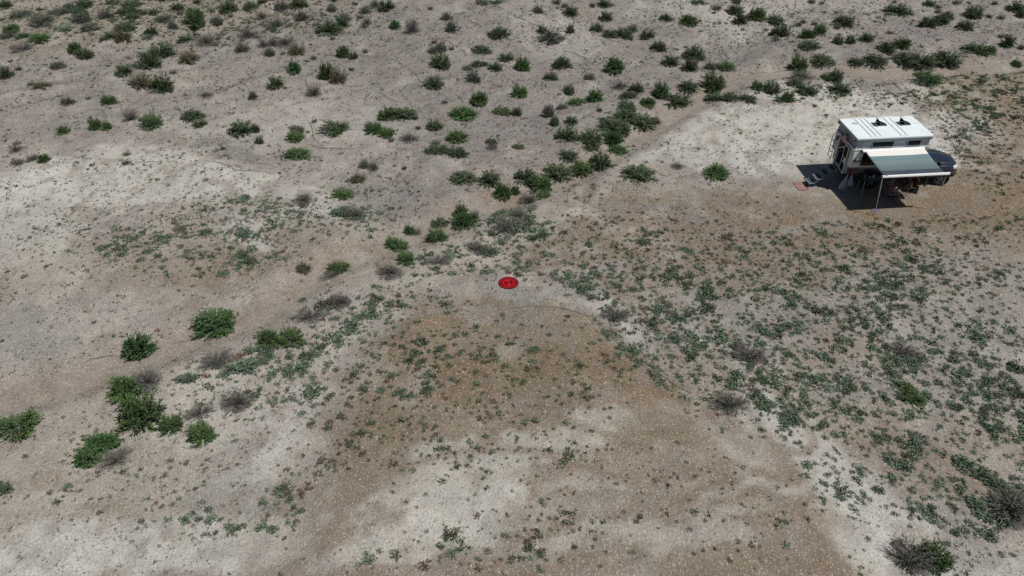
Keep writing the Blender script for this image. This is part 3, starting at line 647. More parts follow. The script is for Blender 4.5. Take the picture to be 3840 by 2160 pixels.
for j, (_, _, mi) in enumerate(tt):
    for i in range(NXA): a = j * (NXA + 1) + i; m.f.append((a, a + 1, a + NXA + 2, a + NXA + 1)); m.m.append(mi)
fa = m.build('awning_fabric', mats, aw, smooth=True, fix=False); so_ = fa.modifiers.new('t', 'SOLIDIFY'); so_.thickness = .006
m = MB(); m.tube([(-4.42, -3.03, 1.955), (-1.33, -3.03, 1.955)], .046, 8); m.box((-4.42, -3.085, 1.90), (-1.33, -3.0, 1.945)); br = m.build('awning_bar', 'bar_white', aw, bevel=.005)
for xa in (-4.45, -1.33): m = MB(); m.box((xa, -3.08, 1.91), (xa + .03, -2.99, 2.0)); m.build('bar_end_cap', 'trim_grey', br)
m = MB(); m.box((-4.33, -3.06, 2.0), (-4.20, -3.045, 2.003)); m.build('bar_marking', 'black_paint', br)
m = MB(); m.box((-3.32, -2.95, 1.99), (-3.18, -2.93, 2.004)); m.build('pull_strap', 'black_paint', br)
for a, b2 in (((-4.40, -3.04, 1.93), (-4.26, -3.15, 0.0)), ((-1.45, -3.02, 1.93), (-1.37, -2.96, 0.0))):
    m = MB(); mid = tuple((p + q_) / 2 for p, q_ in zip(a, b2)); m.tube([a, mid], .017, 6); m.tube([mid, b2], .012, 6); m.tube([(b2[0], b2[1], 0), (b2[0], b2[1], .02)], .05, 8); m.build('awning_leg', 'aluminium', aw)
for xa, xb, xc in ((-4.30, -3.45, -4.30), (-1.62, -2.42, -1.62)):
    m = MB(); m.tube([(xa, -1.12, 2.10), (xb, -1.9, 1.97), (xc, -2.98, 1.92)], .02, 6); m.build('awning_arm', 'aluminium', aw)

# ------------------------------------------------------------------ things around the camper
def local(name, x=0, y=0, z=0, rz=0):
    c, s = math.cos(TH), math.sin(TH); return empty(name, (TO[0] + x * c - y * s, TO[1] + x * s + y * c, z), TH + rz)
fl = local('flag', -4.93, .34, 0); tag(fl, 'red and white striped flag hanging from a pole beside the camper doorway', 'flag')
m = MB(); m.tube([(0, 0, 1.50), (0.02, -.02, 2.62)], .014, 6); m.build('flag_pole', 'aluminium', fl)
m = MB(); NU, NV = 26, 13
def flp(u_, v_):
    return (-.02 - .05 * math.sin(u_ * 9 + v_ * 1.5) * u_ - .05 * u_, -.02 - .66 * u_, 2.55 - .38 * v_ - .05 * u_ - .05 * math.sin(u_ * 5) * u_)
m.v = [flp(i / NU, j / NV) for j in range(NV + 1) for i in range(NU + 1)]
for j in range(NV):
    for i in range(NU):
        a = j * (NU + 1) + i; mi = 2 if (i < NU * .4 and j < 7) else (0 if j % 2 == 0 else 1)
        if mi == 2 and i % 2 == 1 and j % 2 == 1: mi = 2
        m.f.append((a, a + 1, a + NU + 2, a + NU + 1)); m.m.append(mi)
fc = m.build('flag_cloth', ['flag_red', 'flag_white', 'flag_blue'], fl, smooth=True, fix=False)
m = MB()
for j in range(4):
    for i in range(5):
        c = Vector(flp(.05 + .075 * i, (.07 + .12 * j))); pts = []
        for k in range(10):
            r_ = .011 if k % 2 == 0 else .0045; a = math.pi * k / 5 + math.pi / 2; pts.append((c.x - .006, c.y + r_ * math.cos(a), c.z + r_ * math.sin(a)))
        m.add(pts, [tuple(range(10))])
m.build('flag_stars', 'flag_white', fc, fix=False)

st = local('folding_steps', -5.10, -.26, 0); tag(st, 'folding metal steps leading from the ground up to the camper doorway', 'steps')
SX = [(-.16, .86), (-.46, .645), (-.76, .43), (-1.06, .215)]
for i, (x, z) in enumerate(SX):
    m = MB(); m.box((x - .115, -.235, z - .012), (x + .115, .235, z + .012)); tr = m.build('tread', 'tread', st, bevel=.006)
    m = MB(); m.tube([(x - .13, -.25, z), (x - .13, .25, z), (x + .13, .25, z), (x + .13, -.25, z), (x - .13, -.25, z)], .016, 6); m.box((x - .165, -.25, z - .02), (x - .12, .25, z + .02)); m.build('tread_frame', 'step_metal', tr)
m = MB()
for s in (-.25, .25):
    for (xa, za), (xb, zb) in zip([(.05, 1.0)] + SX[:-1], SX):
        m.tube([(xa - .12, s, za), (xb + .12, s, zb)], .012, 5); m.tube([(xa, s, za - .09), (xb + .0, s, zb + .02)], .010, 5)
m.build('side_rails', 'step_metal', st)
for s in (-.24, .24):
    m = MB(); m.tube([(-1.18, s, .2), (-1.21, s, 0)], .014, 6); m.build('leg', 'step_metal', st)
    m = MB(); m.tube([(-.95, s, .2), (-.93, s, 0)], .014, 6); m.build('leg', 'step_metal', st)

rg = local('door_mat', -6.63, -.38, 0, R(3)); tag(rg, 'small pink and red patterned mat on dirt at the foot of the steps', 'mat')
m = MB(); GXm, GYm = 12, 17
m.v = [(-.24 + .48 * i / GXm, -.36 + .72 * j / GYm, .012 + .006 * math.sin(i * 1.3 + j)) for j in range(GYm + 1) for i in range(GXm + 1)]
for j in range(GYm):
    for i in range(GXm):
        a = j * (GXm + 1) + i; bd = i in (0, GXm - 1) or j in (0, GYm - 1)
        pt = ((i * 3 + j * 5) % 7 in (0, 3)) and (abs(i - 5.5) + abs(j - 8)) % 3 < 1.6 or (i in (3, 8) and j % 4 == 1)
        m.f.append((a, a + 1, a + GXm + 2, a + GXm + 1)); m.m.append(1 if bd or pt else 0)
mo = m.build('woven_top', ['rug_pink', 'rug_red'], rg, fix=False)
m = MB(); m.box((-.245, -.365, .001), (.245, .365, .004)); m.build('backing', 'rug_red', rg)

for k, (x, y, s, lbl) in enumerate(((-4.84, -1.03, 1.0, 'larger grey plastic trash bag hanging at the camper rear corner, bulging to the left'), (-4.64, -1.06, .78, 'slimmer grey plastic trash bag hanging to the right of the larger one'))):
    bgx = local('trash_bag', x, y, 0); tag(bgx, lbl, 'trash bag', 'trash bags hanging at the camper corner'); m = MB(); secs = []
    for i in range(10):
        t_ = i / 9; z = .92 - (.74 * s) * t_; r_ = .018 + .17 * s * t_ ** .9 * (1 if t_ < .9 else .93)
        secs.append([((r_ * 1.15 * (1 + .12 * math.sin(3 * u_ + i)) + (.01 * math.sin(9 * u_ + i * 2))) * math.cos(u_) - (.08 * t_ if k == 0 else -.05 * t_), r_ * .6 * math.sin(u_) * (1 + .1 * math.sin(5 * u_)), z + .03 * t_ * math.sin(2 * u_ + 1)) for u_ in [2 * math.pi * q_ / 18 for q_ in range(18)]])
    m.loft(secs); m.build('bag', 'bag', bgx, smooth=True)
    m = MB(); m.tube([(0, 0, .92), (.01, .03, .99), (.02, .05, 1.05)], .012, 5); m.build('bag_tie', 'bag', bgx)

tb = local('folding_table', -3.52, -1.10, 0); tag(tb, 'purple grey folding table in the shade of the awning', 'table')
m = MB(); m.box((-.60, -.28, .70), (.60, .28, .735)); m.build('table_top', 'table_top', tb, bevel=.015)
m = MB(); m.box((-.61, -.292, .705), (.61, -.281, .738)); m.box((-.612, -.29, .705), (-.601, .29, .738)); m.build('edge_strip', 'bumper', tb)
for sx in (-1, 1):
    for sy in (-1, 1): m = MB(); m.tube([(.52 * sx, .2 * sy, .70), (.55 * sx, .24 * sy, 0)], .014, 6); m.build('leg', 'aluminium', tb)
def thing_mesh(name, mb_, mat, x, y, z, lbl, cat, **kw):
    o = mb_.build(name, mat, None, **kw); c, s = math.cos(TH), math.sin(TH); o.location = (TO[0] + x * c - y * s, TO[1] + x * s + y * c, z); o.rotation_euler = (0, 0, TH); return tag(o, lbl, cat)
m = MB(); m.tube([(0, 0, 0), (0, 0, .05), (0, 0, .09), (0, 0, .10)], [.05, .065, .06, .03], 12); thing_mesh('jar', m, 'jar', -3.93, -.98, .736, 'round yellowish jar near the left end of the folding table', 'jar', smooth=True)
m = MB(); m.tube([(0, 0, 0), (0, 0, .005), (0, 0, .08), (0, 0, .085)], [.02, .028, .038, .03], 12); thing_mesh('cup', m, 'paper', -3.76, -1.12, .736, 'small pale cup between the jar and the upright box on the table', 'cup', smooth=True)
m = MB(); m.box((-.045, -.03, 0), (.045, .03, .13)); thing_mesh('drink_box', m, 'paper', -3.57, -1.09, .736, 'small upright pale box in the middle of the folding table', 'box', bevel=.006)

def camp_chair(x, y, rz, lbl, mat):
    c = local('camp_chair', x, y, 0, rz); tag(c, lbl, 'camp chair', 'camp chairs under the awning')
    m = MB(); m.v = [(-.25 + .5 * i / 6, -.25 + .5 * j / 6, .44 - .05 * math.sin(math.pi * i / 6)) for j in range(7) for i in range(7)]
    for j in range(6):
        for i in range(6): a = j * 7 + i; m.f.append((a, a + 1, a + 8, a + 7)); m.m.append(0)
    q_ = m.build('seat', mat, c, smooth=True, fix=False); q_.modifiers.new('t', 'SOLIDIFY').thickness = .012
    m = MB(); m.v = [(-.25 - .14 * j / 6 - .03 * math.sin(math.pi * i / 6), -.25 + .5 * i / 6, .44 + .56 * j / 6) for j in range(7) for i in range(7)]
    for j in range(6):
        for i in range(6): a = j * 7 + i; m.f.append((a, a + 1, a + 8, a + 7)); m.m.append(0)
    q_ = m.build('backrest', mat, c, smooth=True, fix=False); q_.modifiers.new('t', 'SOLIDIFY').thickness = .012
    for s in (-1, 1):
        m = MB(); m.tube([(-.30, s * .27, 0), (.26, s * .27, .44)], .011, 5); m.build('leg', 'dark_frame', c)
        m = MB(); m.tube([(.30, s * .27, 0), (-.26, s * .27, .44), (-.40, s * .26, 1.0)], .011, 5); m.build('leg', 'dark_frame', c)
        m = MB(); m.box((-.30, s * .27 - .03, .62), (.24, s * .27 + .03, .645)); m.tube([(.22, s * .27, .63), (.26, s * .27, .44)], .010, 5); m.build('armrest', 'dark_frame', c)
    return c
camp_chair(-3.22, -2.12, R(8), 'dark folding camp chair under the awning, holding the person in the pink shirt', 'chair_cloth')
camp_chair(-2.22, -1.72, R(172), 'brown folding camp chair under the awning, nearer the open truck door', 'brown_cloth')
def grow(name, verts, edges, radii, mat, parent, sub=2):
    me = bpy.data.meshes.new(name); me.from_pydata(verts, edges, []); o = bpy.data.objects.new(name, me); col.objects.link(o)
    md = o.modifiers.new('skin', 'SKIN'); md.use_smooth_shade = True
    for i, r_ in enumerate(radii): v = me.skin_vertices[0].data[i]; v.radius = (r_, r_); v.use_root = (i == 0)
    ss = o.modifiers.new('sub', 'SUBSURF'); ss.levels = sub; ss.render_levels = sub
    bpy.context.view_layer.update(); dg = bpy.context.evaluated_depsgraph_get()
    nm = bpy.data.meshes.new_from_object(o.evaluated_get(dg)); bpy.data.objects.remove(o, do_unlink=True)
    nm.materials.clear(); nm.materials.append(M[mat]); n = bpy.data.objects.new(name, nm); col.objects.link(n); n.parent = parent
    for p in nm.polygons: p.use_smooth = True
    return n
def seated(x, y, rz, lbl, top, lean, cat='person'):
    P = local('person', x, y, 0, rz); tag(P, lbl, cat, 'people sitting under the awning')
    V = [(-.12, 0, .54), (-.14 + lean * .4, 0, .70), (-.14 + lean * .8, 0, .88), (-.13 + lean, 0, 1.02), (-.11 + lean * 1.1, 0, 1.10), (-.08 + lean * 1.2, 0, 1.20), (-.08 + lean * 1.2, 0, 1.29)]
    E_ = [(i, i + 1) for i in range(6)]; Rr = [.15, .14, .15, .12, .052, .085, .07]
    def chain(root, pts, rs):
        a = root
        for p, r_ in zip(pts, rs): V.append(p); Rr.append(r_); E_.append((a, len(V) - 1)); a = len(V) - 1
        return a
    for s in (-1, 1):
        chain(0, [(.02, s * .10, .52), (.34, s * .13, .53), (.40, s * .13, .50), (.44, s * .13, .28), (.43, s * .13, .09), (.45, s * .13, .05), (.60, s * .15, .04)], [.095, .07, .06, .055, .04, .038, .032])
        hx = .20 + lean * .7
        w_ = chain(3, [(-.12 + lean, s * .19, 1.0), (-.10 + lean * .9, s * .24, .78), (.06 + lean * .7, s * .25, .67), (hx, s * .20, .63), (hx + .05, s * .185, .625)], [.055, .045, .036, .027, .03])
        for f_ in range(4): chain(w_, [(hx + .10, s * (.155 + .02 * f_), .622), (hx + .135 + .006 * (f_ % 2), s * (.152 + .021 * f_), .610), (hx + .150, s * (.152 + .021 * f_), .590)], [.0095, .0085, .0075])
        chain(w_, [(hx + .07, s * .145, .625), (hx + .10, s * .128, .615)], [.010, .008])
    grow('body', V, E_, Rr, 'skin', P)
    nk = V[3]
    g = MB(); secs = []
    for z, rx_, ry_, i_ in ((.50, .16, .20, 0), (.62, .165, .20, 0), (.74, .16, .19, 1), (.88, .155, .20, 2), (.99, .13, .215, 3), (1.045, .09, .15, 3), (1.07, .06, .075, 4)):
        cx = np.interp(z, [v[2] for v in V[:5]], [v[0] for v in V[:5]]); secs.append([(cx + rx_ * math.cos(u_), ry_ * math.sin(u_), z) for u_ in [2 * math.pi * q_ / 16 for q_ in range(16)]])
    g.loft(secs)
    for s in (-1, 1): g.tube([(-.12 + lean, s * .17, 1.0), (-.11 + lean * .95, s * .225, .90), (-.10 + lean * .9, s * .24, .80)], [.07, .066, .062], 10)
    g.build('shirt', top, P, smooth=True)
    g = MB()
    for s in (-1, 1): g.tube([(-.10, s * .08, .53), (.05, s * .105, .525), (.26, s * .128, .53)], [.12, .108, .088], 10)
    g.build('shorts', 'shorts', P, smooth=True)
    hc = (-.085 + lean * 1.2, 0, 1.225)
    g = MB(); g.ell((hc[0] - .012, 0, hc[2] + .02), (.105, .092, .105), zmin=-.35); g.build('hair', 'hair', P, smooth=True)
    g = MB()
    for s in (-1, 1): g.ell((hc[0] + .082, s * .032, hc[2] + .005), (.012, .014, .009), 8, 5)
    g.ell((hc[0] + .096, 0, hc[2] - .02), (.016, .012, .022), 8, 5); g.box((hc[0] + .08, -.022, hc[2] - .058), (hc[0] + .09, .022, hc[2] - .050)); g.build('face_features', 'skin', P)
seated(-3.20, -2.12, R(8), 'person in a pink shirt sitting in the left camp chair under the awning', 'shirt_pink', .03)
seated(-2.24, -1.72, R(172), 'person in brown leaning forward in the right camp chair under the awning', 'brown_cloth', .14)
rn = local('ring_cord', -4.27, -3.11, .24); m = MB(); pts = [(.19 * math.cos(a), .12 * math.sin(a), .01 * math.sin(2 * a)) for a in [2 * math.pi * k / 24 for k in range(25)]]; m.tube(pts, .012, 5, cap=False)
m.build('cord', 'purple', rn); tag(rn, 'purple cord looped around the left awning leg near the ground', 'cord')
m = MB(); m.tube([(.02, .0, 0), (.12, .0, .01), (.18, 0, 0)], .010, 5); m.build('cord_knot', 'purple', rn)

# ------------------------------------------------------------------ landing pad
pp = unproj(1907, 1062)
pad = empty('landing_pad', (pp[0], pp[1], .022), R(13)); tag(pad, 'round red landing pad marked with a black H on the gravel', 'landing pad')
def ring(m, r0, r1, z, mi=0, a0=0, a1=360, n=64):
    n = max(2, int(n * (a1 - a0) / 360)); vs = []
    for k in range(n + 1): a = R(a0 + (a1 - a0) * k / n); vs += [(r0 * math.cos(a), r0 * math.sin(a), z), (r1 * math.cos(a), r1 * math.sin(a), z)]
    m.add(vs, [(2 * k, 2 * k + 1, 2 * k + 3, 2 * k + 2) for k in range(n)], mi)
m = MB(); m.tube([(0, 0, -.015), (0, 0, 0)], .40, 64); m.build('fabric_disc', 'pad_red', pad)
m = MB(); ring(m, .370, .406, .003); ring(m, .262, .308, .003); m.build('black_rings', 'pad_black', pad)
m = MB()
for s in (-1, 1): m.add([(s * .12 - .038, -.13, .003), (s * .12 + .038, -.13, .003), (s * .12 + .038, .13, .003), (s * .12 - .038, .13, .003)], [(0, 1, 2, 3)])
m.add([(-.082, -.022, .003), (.082, -.022, .003), (.082, .022, .003), (-.082, .022, .003)], [(0, 1, 2, 3)]); m.build('letter_h', 'pad_black', pad)
m = MB()
for k in range(4):
    a = R(90 * k - 4); c, s = math.cos(a), math.sin(a); m.add([(c * r_ - s * t_, s * r_ + c * t_, .0045) for r_, t_ in ((.305, -.035), (.385, -.035), (.385, .035), (.305, .035))], [(0, 1, 2, 3)])
mk = m.build('compass_tabs', 'pad_black', pad)
m = MB()
for k in (1, 3):
    a = R(90 * k - 4); c, s = math.cos(a), math.sin(a); m.add([(c * r_ - s * t_, s * r_ + c * t_, .006) for r_, t_ in ((.322, -.015), (.362, 0), (.322, .015))], [(0, 1, 2)])
m.build('arrow_mark', 'decal', mk)
# ------------------------------------------------------------------ plant prototypes
def mesh_np(name, V, F4, mats, midx=None):
    me = bpy.data.meshes.new(name); V = np.asarray(V, np.float32); F4 = np.asarray(F4, np.int32)
    me.vertices.add(len(V)); me.vertices.foreach_set('co', V.ravel()); me.loops.add(F4.size); me.loops.foreach_set('vertex_index', F4.ravel())
    me.polygons.add(len(F4)); me.polygons.foreach_set('loop_start', (np.arange(len(F4)) * F4.shape[1]).astype(np.int32)); me.polygons.foreach_set('loop_total', np.full(len(F4), F4.shape[1], np.int32))
    if midx is not None: me.polygons.foreach_set('material_index', np.asarray(midx, np.int32))
    me.update(calc_edges=True)
    for k in mats: me.materials.append(M[k])
    return me
def leaves(P, D, L, W, r, jit=.45):
    # one slim quad per point, long axis near D, random roll
    n = len(P); D = D + r.normal(0, jit, (n, 3)); D /= np.linalg.norm(D, axis=1)[:, None] + 1e-9
    S = np.cross(D, r.normal(0, 1, (n, 3))); S /= np.linalg.norm(S, axis=1)[:, None] + 1e-9
    L = L * r.uniform(.6, 1.3, (n, 1)); W = W * r.uniform(.6, 1.3, (n, 1))
    V = np.stack([P - S * W * .35, P + D * L * .55 - S * W, P + D * L, P + D * L * .45 + S * W], 1).reshape(-1, 3)
    return V, np.arange(4 * n).reshape(-1, 4)
def shrub_proto(seed, nb, nl, ll, lw, spread, inner, lumps, th=.0075):
    """unit shrub: radius about .5, height about 1; curved stems from the root, leaves along their outer length"""
    r = np.random.default_rng(seed); LP = []; LD = []; SV = []; SF = []
    lump = r.normal(0, 1, (lumps, 3)); lump[:, 2] = np.abs(lump[:, 2]); lump /= np.linalg.norm(lump, axis=1)[:, None]; lg = r.uniform(.72, 1.12, lumps)
    for i in range(nb):
        u = r.uniform(0, 2 * math.pi); el = math.asin(min(.995, r.uniform(.02, 1) ** spread)); d = np.array([math.cos(u) * math.cos(el), math.sin(u) * math.cos(el), math.sin(el)])
        k = np.argmax(lump @ d); ln = lg[k] * r.uniform(.74, 1.08) * (.72 + .28 * (lump[k] @ d))
        rho = math.cos(el); sc_ = (rho ** 2.7 + d[2] ** 2.7) ** (-1 / 2.7); end = d * sc_ * ln * np.array([.5, .5, .86]); root = np.array([math.cos(u), math.sin(u), 0]) * r.uniform(0, .09)
        midp = root + (end - root) * .5 + np.array([0, 0, .10 * (1 - d[2])]) + r.normal(0, .02, 3)
        ts = np.linspace(0, 1, 5)[:, None]; B = root * (1 - ts) ** 2 + 2 * midp * ts * (1 - ts) + end * ts ** 2
        for j in range(4):
            a, b = B[j], B[j + 1]; dd = b - a; s1 = np.cross(dd, [0.3, .2, 1]); s1 /= np.linalg.norm(s1) + 1e-9; s2 = np.cross(dd, s1); s2 /= np.linalg.norm(s2) + 1e-9
            w0, w1 = th * (1 - j * .2), th * (1 - (j + 1) * .2); o = len(SV)
            SV += [a + s1 * w0, a - s1 * w0, b - s1 * w1, b + s1 * w1, a + s2 * w0, a - s2 * w0, b - s2 * w1, b + s2 * w1]; SF += [(o, o + 1, o + 2, o + 3), (o + 4, o + 5, o + 6, o + 7)]
        tt = r.uniform(inner, 1.04, nl)[:, None]; P = root * (1 - tt) ** 2 + 2 * midp * tt * (1 - tt) + end * tt ** 2 + r.normal(0, .022, (nl, 3))
        P[:, 2] = np.maximum(P[:, 2], .02); LP.append(P); LD.append(np.repeat((end - midp)[None] / (np.linalg.norm(end - midp) + 1e-9), nl, 0))
    V, F = leaves(np.concatenate(LP), np.concatenate(LD), ll, lw, r)
    return V, F, np.array(SV), np.array(SF)
PROTO = {}
KIND = {  # kind: (prototype settings, foliage material, stem material)
 'G': (110, 26, .085, .018, 1.15, .38, 9, 'leaf_green', 'stem'), 'D': (95, 24, .085, .017, 1.15, .40, 11, 'leaf_dark', 'stem'),
 'S': (120, 17, .110, .011, 1.1, .42, 9, 'leaf_sage', 'twig'), 'O': (120, 20, .080, .013, 1.1, .45, 9, 'leaf_olive', 'twig'),
 'M': (110, 19, .085, .016, 1.1, .5, 9, 'leaf_green', 'twig'), 'T': (120, 9, .190, .0065, 1.1, .35, 12, 'twig', 'twig'),
 'B': (70, 24, .110, .028, 1.1, .20, 11, 'leaf_blue', 'leaf_blue')}
for k_, (nb, nl, ll, lw, sp, inn, lum, fm, sm) in KIND.items():
    PROTO[k_] = []
    for v_ in range(5 if k_ in 'GDS' else 3):
        V, F, SV, SF = shrub_proto(100 + ord(k_) * 7 + v_, nb, nl, ll, lw, sp, inn, lum, .0115 if k_ == 'T' else .0075)
        gi = (np.random.default_rng(v_).random(len(F)) < (.30 if k_ == 'T' else 0)).astype(int)
        fo = mesh_np('foliage', V, F, [fm, 'leaf_sage'], gi); stm = mesh_np('stems', SV, SF, [sm])
        both = mesh_np('shrub', np.concatenate([V, SV]), np.concatenate([F, SF + len(V)]), [fm, sm], [0] * len(F) + [1] * len(SF))
        PROTO[k_].append((fo, stm, both))
# small low weeds
def weed_unit(seed, n, ll, lw, flat):
    r = np.random.default_rng(seed); u = r.uniform(0, 2 * math.pi, n); q = r.uniform(0, 1, n) ** .5; el = np.arcsin(1 - q * .93)
    d = np.stack([np.cos(u) * np.cos(el), np.sin(u) * np.cos(el), np.sin(el)], 1)
    nlump = r.uniform(.78, 1.12, 9)[((u / (2 * math.pi)) * 9).astype(int) % 9]
    P = d * (r.uniform(.0, .85, n) * nlump)[:, None] * np.array([.5, .5, flat]); P[:, 2] += .03
    return leaves(P, d, ll, lw, r, .85)
WK = {'blue': ('leaf_blue', 210, .13, .052, .38), 'deep': ('leaf_deep', 110, .26, .036, .45), 'rust': ('leaf_rust', 100, .26, .028, .5)}
WP = {k: [mesh_np('weed', *weed_unit(900 + i * 7 + len(k), WK[k][1], *WK[k][2:]), [WK[k][0]]) for i in range(4)] for k in WK}

